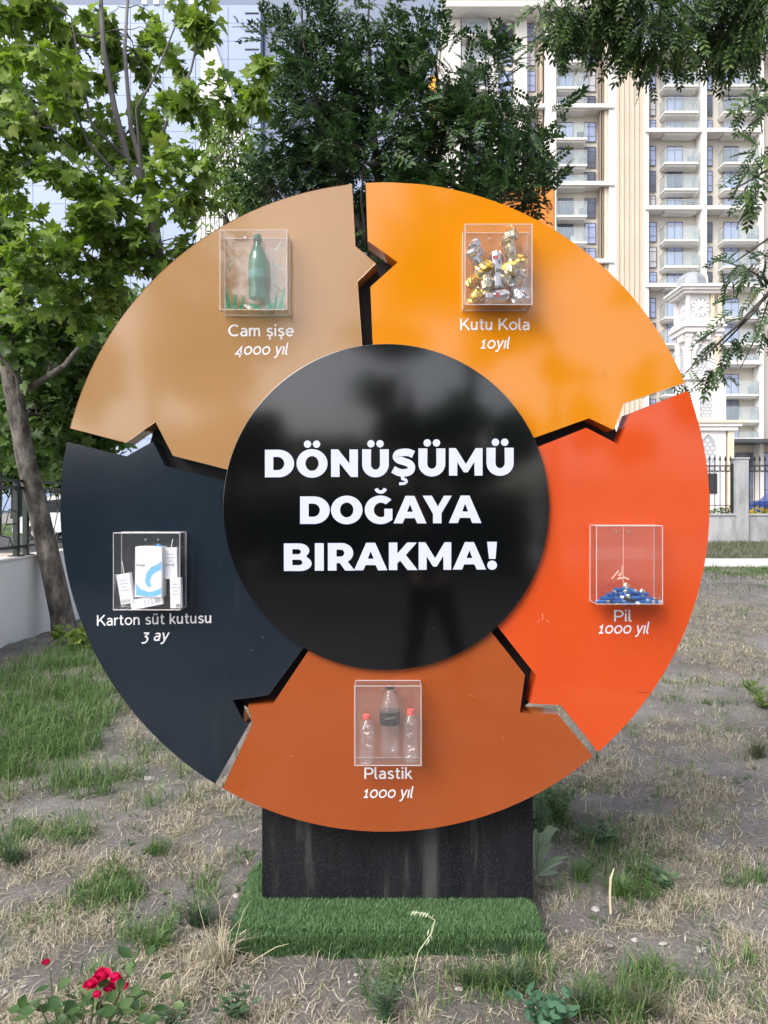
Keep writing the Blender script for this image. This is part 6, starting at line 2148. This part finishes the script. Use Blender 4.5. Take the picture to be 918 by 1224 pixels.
def weed(px, py, name, label, stems, leafn, leafL, leafW, m, h, r, flat=False, cat='weed'):
    c = GP(px, py); c.z = gz0(c.x, c.y)
    t = thing(name, label, cat, c)
    pos = []; d = []
    mb = MB()
    for s in range(stems):
        a = random.uniform(0, 2 * PI); rr_ = r * random.uniform(.3, 1); hh_ = h * random.uniform(.55, 1)
        top = c + Vector((rr_ * math.cos(a), rr_ * math.sin(a), hh_))
        pts = [c + Vector((random.uniform(-.01, .01), random.uniform(-.01, .01), 0)), c.lerp(top, .5) + Vector((0, 0, hh_ * .12)), top]
        mb.tube(pts, [.0022, .0016, .0008], 5)
        for j in range(leafn):
            q = (j + .5) / leafn
            p = (pts[0].lerp(pts[1], q * 2) if q < .5 else pts[1].lerp(pts[2], q * 2 - 1))
            al = random.uniform(0, 2 * PI)
            pos.append(tuple(p)); d.append((math.cos(al), math.sin(al), random.uniform(.1, .7)))
    mb.build('stems', m, t)
    pos = np.array(pos); d = np.array(d); n = len(pos)
    nm = rng.normal(0, .3, (n, 3)); nm[:, 2] += 1; nm[:, 1] -= .3
    V, F = place(*lance_template(leafW), pos, d, nm, leafL * rng.uniform(.6, 1.2, n))
    o = part('leaves', V, F, m, t)
    tag(o, kind='stuff')
    return t
wm_ = leaf_mat('grey_green_weed', [(.05, .10, .05), (.08, .15, .075), (.13, .20, .10)], .6, .25)
weed(462, 1200, 'feathery_weed', 'tall feathery grey green weed in front of the turf mat', 15, 26, .028, .09, wm_, .19, .08)
weed(435, 1170, 'feathery_weed', 'thin upright feathery weed at the turf edge, left of the tall one', 4, 22, .022, .09, wm_, .22, .03)
weed(655, 1212, 'leafy_weed', 'bushy blue green leafy weed at the bottom right of the turf', 22, 9, .038, .26, leaf_mat('blue_green_weed', [(.035, .10, .05), (.06, .15, .08), (.10, .21, .12)], .55, .25), .10, .12)
weed(284, 1200, 'small_weed', 'small grey green weed below the left corner of the turf', 12, 9, .030, .22, wm_, .08, .07)
weed(205, 1200, 'small_weed', 'grey green seedlings between the rose and the straw', 8, 7, .028, .2, wm_, .07, .07)
weed(668, 985, 'feathery_weed', 'loose green weed behind the right side of the plinth', 16, 16, .04, .16, leaf_mat('mid_green_weed', [(.05, .11, .03), (.08, .16, .045), (.13, .20, .08)], .6, .25), .22, .16)
weed(640, 1000, 'feathery_weed', 'green weed pressed against the back corner of the plinth', 10, 16, .04, .16, wm_, .25, .10)
weed(718, 1010, 'small_weed', 'low leafy weed half hidden in the dry grass right of the plinth', 10, 10, .035, .25, wm_, .09, .12)
weed(912, 850, 'feathery_weed', 'bright green weed at the right edge above the dark dry clump', 10, 14, .06, .2, leaf_mat('bright_weed', [(.10, .17, .04), (.16, .24, .06)], .6, .3), .25, .2)
weed(795, 1055, 'small_weed', 'blue green weed in the straw on the right', 9, 9, .035, .2, wm_, .08, .08)

# broad-leaved plant beside the plinth
c = GP(641, 1046); c.z = 0
t = thing('broad_leaved_plant', 'plant with long pale broad leaves beside the right of the plinth', 'plant', c)
blm = leaf_mat('pale_broad_leaf', [(.26, .35, .24), (.36, .45, .33), (.22, .30, .19)], .55, .25, True)
for i, (tipx, tipy, w_, up) in enumerate([(671, 996, .030, .10), (640, 990, .016, .06), (673, 1030, .022, .02), (662, 1012, .028, .06), (682, 1024, .018, .03), (650, 1000, .02, .08), (668, 1043, .02, .01)]):
    tp = P(tipx, tipy, c.y + (-.05 if i % 2 else .03))
    d = tp - c; s = Vector((d.z, 0, -d.x)).normalized() * w_
    V = []; n = 7
    for k in range(n + 1):
        q = k / n
        p = c + d * q + Vector((0, 0, up * math.sin(PI * q)))
        wd_ = .75 * math.sin(PI * min(1, q * .93 + .04)) ** 1.1
        V += [p - s * wd_ + Vector((0, -.008 * wd_, 0)), p + Vector((0, .006, 0)), p + s * wd_ + Vector((0, -.008 * wd_, 0))]
    F = []
    for k in range(n):
        for j in range(2): F.append((k * 3 + j, k * 3 + j + 1, k * 3 + 4 + j, k * 3 + 3 + j))
    part('leaf', V, F, blm, t, smooth='all')

# rose bush
c = Vector(((105 - 459) / 920 * 2.06, 2.06, 0.0))
t = thing('rose_bush', 'rose bush with crimson blooms at the bottom left corner', 'rose bush', c)
rlm = leaf_mat('rose_leaf', [(.04, .09, .03), (.07, .14, .045), (.12, .19, .07)], .4, .25, True)
rpm = leaf_mat('crimson_petal', [(.55, .006, .07), (.70, .012, .12), (.42, .004, .04)], .5, .25)
stm = mat('rose_stem', (.07, .10, .04), .6, col2=(.12, .07, .04), scale=20)
heads = [(112, 1186), (132, 1172), (60, 1160), (82, 1192), (45, 1196), (160, 1150), (165, 1190), (145, 1200), (100, 1204), (185, 1195), (70, 1210), (120, 1178), (30, 1214)]
orv = []
n_ = 10
for k in range(n_ + 1):
    q = k / n_; wd_ = math.sin(PI * q ** .85) ** 1.05 * .31
    orv += [(-wd_, q, .06), (0, q, -.02), (wd_, q, .06)]
orf = []
for k in range(n_):
    for j in range(2):
        a = k * 3 + j; orf.append((a, a + 1, a + 4)); orf.append((a, a + 4, a + 3))
rme = raw_mesh('leaf', np.array(orv, float), np.array(orf), rlm, 'all')
for i, (hx, hy) in enumerate(heads):
    Yh = 2.06 + random.uniform(-.12, .12)
    tp = P(hx, hy, Yh)
    pts = curve(c + Vector((random.uniform(-.03, .03), 0, 0)), tp, .1, 4, .03)
    MB().tube(pts, [.004, .0035, .003, .0025, .002], 6).build('stem', stm, t)
    if i in (1, 2): continue
    for j in range(10):
        q = random.uniform(.55, 1.05)
        p = pts[0].lerp(tp, q) if q < 1 else tp
        p = p + Vector((random.gauss(0, .022), random.gauss(0, .022), random.gauss(0, .016)))
        d = Vector((random.gauss(0, 1), random.gauss(-.3, .8), random.gauss(.1, .35))).normalized()
        nz = Vector((random.gauss(0, .35), random.gauss(-.35, .35), 1)); x = d.cross(nz).normalized(); z = x.cross(d)
        o = share('leaf', rme, t, p); o.rotation_euler = Matrix((x, d, z)).transposed().to_euler(); s = random.uniform(.034, .052); o.scale = (s, s, s)
def bloom(px, py, Y, r, n, par, lab=None, openness=1.0):
    cc = P(px, py, Y)
    e = part('bloom', *(lambda m: (m.v, m.f))(MB().lathe([(r * .15, -r * .25), (r * .22, -r * .05), (r * .12, r * .2)], n=8)), rpm, par, loc=cc)
    V = []; F = []
    for k in range(n):
        a = k * 2.4 + random.uniform(-.3, .3); tilt = (.25 + .9 * k / n) * openness
        d = Vector((math.cos(a) * math.sin(tilt), math.sin(a) * math.sin(tilt), math.cos(tilt)))
        side = Vector((-math.sin(a), math.cos(a), 0)); L = r * random.uniform(.7, 1.1); W = r * random.uniform(.45, .65)
        rows = 4; b0 = len(V)
        for i in range(rows + 1):
            q = i / rows; ww_ = W * math.sin(PI * (.12 + .78 * q)) 
            curl = d.cross(side) * (-.18 * r * math.sin(PI * q)) + Vector((0, 0, -.25 * r * q * q))
            p = d * L * q + curl
            V += [p - side * ww_ - d.cross(side) * .1 * r, p, p + side * ww_ - d.cross(side) * .1 * r]
        for i in range(rows):
            for j in range(2): F.append((b0 + i * 3 + j, b0 + i * 3 + j + 1, b0 + i * 3 + 4 + j, b0 + i * 3 + 3 + j))
    part('petals', V, F, rpm, e, loc=cc, smooth='all')
    return e
for px, py, r_, n_ in [(122, 1168, .030, 13), (108, 1178, .026, 11), (138, 1170, .022, 8), (130, 1182, .022, 9), (148, 1180, .016, 6), (116, 1190, .016, 6)]:
    bloom(px, py, 2.0 + random.uniform(-.02, .04), r_, n_, t)
bloom(55, 1152, 2.03, .016, 5, t, openness=.5)

# ------------------------------------------------------------------ BEHIND THE PHOTOGRAPHER (seen in the glossy panels)
bark = M['bark_dark']
def PM(px, py, Ym):
    """a place behind the photographer, given by where it shows in the mirror of the sign"""
    L = 2 * 2.9 + Ym
    return ((px - 459) / 920 * L, -Ym, EYE + (603 - py) / 920 * L)
rear = [('tall shade tree behind the photographer, left of the open sky', 275, 8.5, [(235, 430, 70, 70, 80), (300, 525, 55, 32, 60), (225, 540, 60, 35, 50), (285, 395, 50, 35, 40)]),
        ('low spreading tree behind the photographer, in the middle', 490, 10, [(462, 398, 70, 22, 40), (545, 500, 40, 22, 36), (485, 512, 45, 12, 24), (565, 560, 50, 14, 26), (455, 470, 22, 16, 14), (580, 400, 30, 30, 22), (400, 540, 30, 12, 16)]),
        ('tall shade tree behind the photographer on the right', 660, 8.5, [(618, 400, 30, 22, 24), (615, 520, 26, 26, 28), (700, 500, 12, 50, 16), (760, 540, 30, 14, 16), (775, 460, 14, 26, 12), (665, 440, 12, 12, 6)]),
        ('very tall tree high behind the photographer', 560, 12, [(590, 270, 130, 70, 150), (480, 330, 60, 40, 50), (560, 350, 60, 26, 40)]),
        ('very tall tree far behind the photographer on the left', 170, 12, [(200, 290, 110, 90, 110), (90, 440, 60, 70, 60)]),
        ('tree behind the photographer at the far right', 880, 9, [(860, 470, 50, 70, 60), (790, 330, 60, 40, 40)])]
for lb, tpx, Ym, bl in rear:
    b = Vector(PM(tpx, 603, Ym)); b.z = 0
    k_ = (5.8 + Ym) / 920
    cz = max(PM(q[0], q[1], Ym)[2] for q in bl)
    tree('shade_tree', lb, 'tree', [(tuple(b), .16), ((b.x + .1, b.y, cz * .4), .12), ((b.x, b.y + .1, cz * .75), .08)], [],
         [(*PM(q[0], q[1], Ym), q[2] * k_, q[3] * k_, min(q[2], q[3]) * k_, q[4]) for q in bl],
         CT, M['plane_leaf_shade'], bark, .36, 5, 'up', 'trees behind the photographer', twig_r=.010, pix=False)
rh = thing('hedge', 'dark tall hedge behind the photographer', 'hedge', (0, -11.5, 0))
N = 3600
V, F = place(*CT[1], np.stack([rng.uniform(-9, 3.2, N), rng.uniform(-12, -11, N), rng.random(N) ** .7 * (1.7 + .2 * np.sin(np.arange(N)))], 1), rand_dirs(N), rand_dirs(N), rng.uniform(.2, .34, N))
tag(part('leaves', V, F, M['ash_leaf'], rh), kind='stuff')
for i in range(8):
    MB().tube([(-8.5 + i * 1.6, -11.5, 0), (-8.4 + i * 1.6, -11.5, 1.3)], [.04, .02], 6).build('stem', bark, rh)
ar = thing('arcade_building', 'low pale arcade building behind the photographer', 'building', (0, -30, 0))
am = mat('pale_arcade_wall', (.70, .62, .52), .8, col2=(.76, .70, .60), scale=.6)
MB().box(-22, 4, -36, -32, 0, 4.2).build('back_wall', am, ar)
MB().box(-22.3, 4.3, -36.2, -29.6, 4.2, 4.6).build('roof', mat('brown_roof', (.16, .09, .05), .7), ar)
for i in range(8):
    x0 = -21.6 + i * 3.6
    MB().box(x0 - .25, x0 + .25, -30.3, -29.8, 0, 3.0).build('column', am, ar)
    if i < 7:
        pts = [(x0 + .25, 4.19), (x0 + .25, 2.6)] + [(x0 + 1.8 - 1.55 * math.cos(PI * k / 10), 2.6 + 1.35 * math.sin(PI * k / 10)) for k in range(11)] + [(x0 + 3.35, 4.19)]
        MB().prism(pts, -30.25, -29.85).build('arch', am, ar)
tag(MB().box(-40, 40, -22, -16, -.1, .03).build('path', mat('pale_path', (.34, .33, .32), .9, col2=(.42, .41, .40), scale=2)), kind='structure')

# ------------------------------------------------------------------ the photographer (mirrored in the black disc)
def skin_obj(name, chains, m, parent, root=0, levels=1):
    """chains: {key: (pos, radius)}, edges list"""
    vs_, es = chains
    keys = list(vs_)
    me = bpy.data.meshes.new(name)
    me.from_pydata([tuple(Vector(vs_[k][0]) - ORG[parent.name]) for k in keys], [(keys.index(a), keys.index(b)) for a, b in es], [])
    me.update()
    o = bpy.data.objects.new(name, me)
    link(o, parent, ORG[parent.name])
    md = o.modifiers.new('skin', 'SKIN')
    md.use_smooth_shade = True
    for i, k in enumerate(keys):
        r = vs_[k][1]
        me.skin_vertices[0].data[i].radius = r if isinstance(r, tuple) else (r, r)
    me.skin_vertices[0].data[root].use_root = True
    sb = o.modifiers.new('sub', 'SUBSURF'); sb.levels = levels; sb.render_levels = levels
    me.materials.append(m)
    return o


skin_m = mat('skin', (.45, .26, .18), .5)
cloth = mat('dark_shirt', (.02, .022, .028), .85, bump=.3, bscale=60)
trous = mat('black_trousers', (.010, .011, .014), .85, bump=.3, bscale=60)
X = .36; Yp = -.50
pr = thing('person', 'person in dark shirt and trousers holding up a phone, seen mirrored in the disc', 'person', (X, Yp, 0))
A = {'pel': ((X, Yp, .93), (.13, .10)), 'wst': ((X - .02, Yp, 1.08), (.12, .09)), 'chs': ((X - .04, Yp, 1.30), (.15, .10)), 'nb': ((X - .06, Yp, 1.44), .06), 'nk': ((X - .07, Yp + .01, 1.50), .052),
     'jaw': ((X - .09, Yp + .03, 1.575), (.062, .068)), 'hd': ((X - .10, Yp + .02, 1.65), (.077, .092)), 'top': ((X - .10, Yp + .01, 1.71), (.06, .07)),
     'shl': ((X - .20, Yp, 1.40), .058), 'ell': ((X - .33, Yp + .10, 1.22), .042), 'wrl': ((X - .42, Yp + .34, 1.46), .027), 'hal': ((X - .415, Yp + .40, 1.52), (.034, .018)),
     'shr': ((X + .12, Yp, 1.40), .058), 'elr': ((X + .13, Yp + .14, 1.20), .042), 'wrr': ((X - .22, Yp + .33, 1.45), .027), 'har': ((X - .27, Yp + .39, 1.52), (.034, .018)),
     'hil': ((X - .09, Yp, .86), .088), 'knl': ((X - .13, Yp + .02, .48), .056), 'anl': ((X - .17, Yp, .09), .040), 'tol': ((X - .18, Yp + .14, .035), (.042, .03)),
     'hir': ((X + .09, Yp, .86), .088), 'knr': ((X + .19, Yp + .02, .48), .056), 'anr': ((X + .28, Yp, .09), .040), 'tor': ((X + .31, Yp + .14, .035), (.042, .03))}
E = [('pel', 'wst'), ('wst', 'chs'), ('chs', 'nb'), ('nb', 'nk'), ('nk', 'jaw'), ('jaw', 'hd'), ('hd', 'top'), ('chs', 'shl'), ('shl', 'ell'), ('ell', 'wrl'), ('wrl', 'hal'), ('chs', 'shr'), ('shr', 'elr'), ('elr', 'wrr'), ('wrr', 'har'),
     ('pel', 'hil'), ('hil', 'knl'), ('knl', 'anl'), ('anl', 'tol'), ('pel', 'hir'), ('hir', 'knr'), ('knr', 'anr'), ('anr', 'tor')]
# fingers curl round the two ends of the phone
for s_, hk, wx in ((1, 'hal', -1), (-1, 'har', 1)):
    h0 = Vector(A[hk][0])
    for i in range(4):
        a = h0 + Vector((wx * .008, .012, .022 - .015 * i)); L = (.042, .047, .044, .035)[i]
        k1, k2, k3 = f'{hk}{i}a', f'{hk}{i}b', f'{hk}{i}c'
        A[k1] = (a + Vector((-wx * .010, .022, .012)), .009)
        A[k2] = (a + Vector((-wx * .022, .022 + L * .45, .014)), .0082)
        A[k3] = (a + Vector((-wx * .045, .020 + L * .55, .014)), .0072)
        E += [(hk, k1), (k1, k2), (k2, k3)]
    A[hk + 't1'] = (h0 + Vector((-wx * .020, -.004, .020)), .0105); A[hk + 't2'] = (h0 + Vector((-wx * .038, .018, .040)), .009)
    E += [(hk, hk + 't1'), (hk + 't1', hk + 't2')]
skin_obj('body', (A, E), skin_m, pr, 0, 2)
grow = lambda ks, g: {k: (A[k][0], tuple(r + g for r in A[k][1]) if isinstance(A[k][1], tuple) else A[k][1] + g) for k in ks}
T = grow(['pel', 'hil', 'knl', 'anl', 'hir', 'knr', 'anr'], .016)
skin_obj('trousers', (T, [('pel', 'hil'), ('hil', 'knl'), ('knl', 'anl'), ('pel', 'hir'), ('hir', 'knr'), ('knr', 'anr')]), trous, pr, 0, 2)
T = grow(['pel', 'wst', 'chs', 'nb', 'shl', 'ell', 'shr', 'elr', 'wrl', 'wrr'], .014)
skin_obj('shirt', (T, [('pel', 'wst'), ('wst', 'chs'), ('chs', 'nb'), ('chs', 'shl'), ('shl', 'ell'), ('chs', 'shr'), ('shr', 'elr'), ('ell', 'wrl'), ('elr', 'wrr')]), cloth, pr, 0, 2)
hc = Vector(A['hd'][0])
def hairfn(v): return Vector((v.x * .088, v.y * .102 - .012, v.z * .085 + .035)) + noise.noise_vector(v * 4) * .006
MB().lathe([(.75, -.35), (.98, -.1), (1.0, .2), (.85, .55), (.5, .88), (.05, 1.02)], c=hc, n=20, fn=hairfn).build('hair', mat('dark_hair', (.012, .010, .009), .6), pr, True)
for sx in (-1, 1):
    MB().lathe([(.002, -.010), (.009, -.006), (.011, 0), (.009, .006), (.002, .010)], c=hc + Vector((sx * .031, .083, -.015)), n=10).build('eye', mat('eye_white', (.7, .7, .7), .2), pr, True)
    MB().lathe([(.003, -.03), (.010, -.018), (.014, .005), (.010, .025), (.003, .032)], c=hc + Vector((sx * .088, .0, -.02)), n=8).build('ear', skin_m, pr, True)
    a = Vector(A['anl' if sx < 0 else 'anr'][0])
    MB().box(a.x - .05, a.x + .055, a.y - .07, a.y + .20, .0, .075, .022).build('shoe', mat('black_shoe', (.01, .01, .011), .4), pr)
MB().tube([hc + Vector((0, .085, .0)), hc + Vector((0, .108, -.03)), hc + Vector((0, .092, -.038))], [.006, .013, .010], 8).build('nose', skin_m, pr, True)
MB().tube([hc + Vector((-.022, .082, -.068)), hc + Vector((0, .090, -.067)), hc + Vector((.022, .082, -.068))], [.003, .006, .003], 6).build('mouth', mat('lips', (.35, .13, .11), .5), pr, True)
ph_ = thing('phone', 'black phone held up in both hands by the photographer', 'phone', (.0, -.05, 1.57))
MB().box(-.078, .078, -.052, -.044, 1.535, 1.608, .004).build('phone_body', M['black_cap'], ph_)
for i in range(2):
    MB().lathe([(.008, -.002), (.009, 0), (.007, .002)], n=14, fn=lambda v: Vector((v.x, v.z, v.y))).build('camera_lens', mat('lens_glass', (.01, .01, .02), .05), ph_, loc=(-.055 + .022 * i, -.0425, 1.592))

tag(MB().box(-30, 30, -10.2, -.9, -.1, .025).build('road', asph), kind='structure')
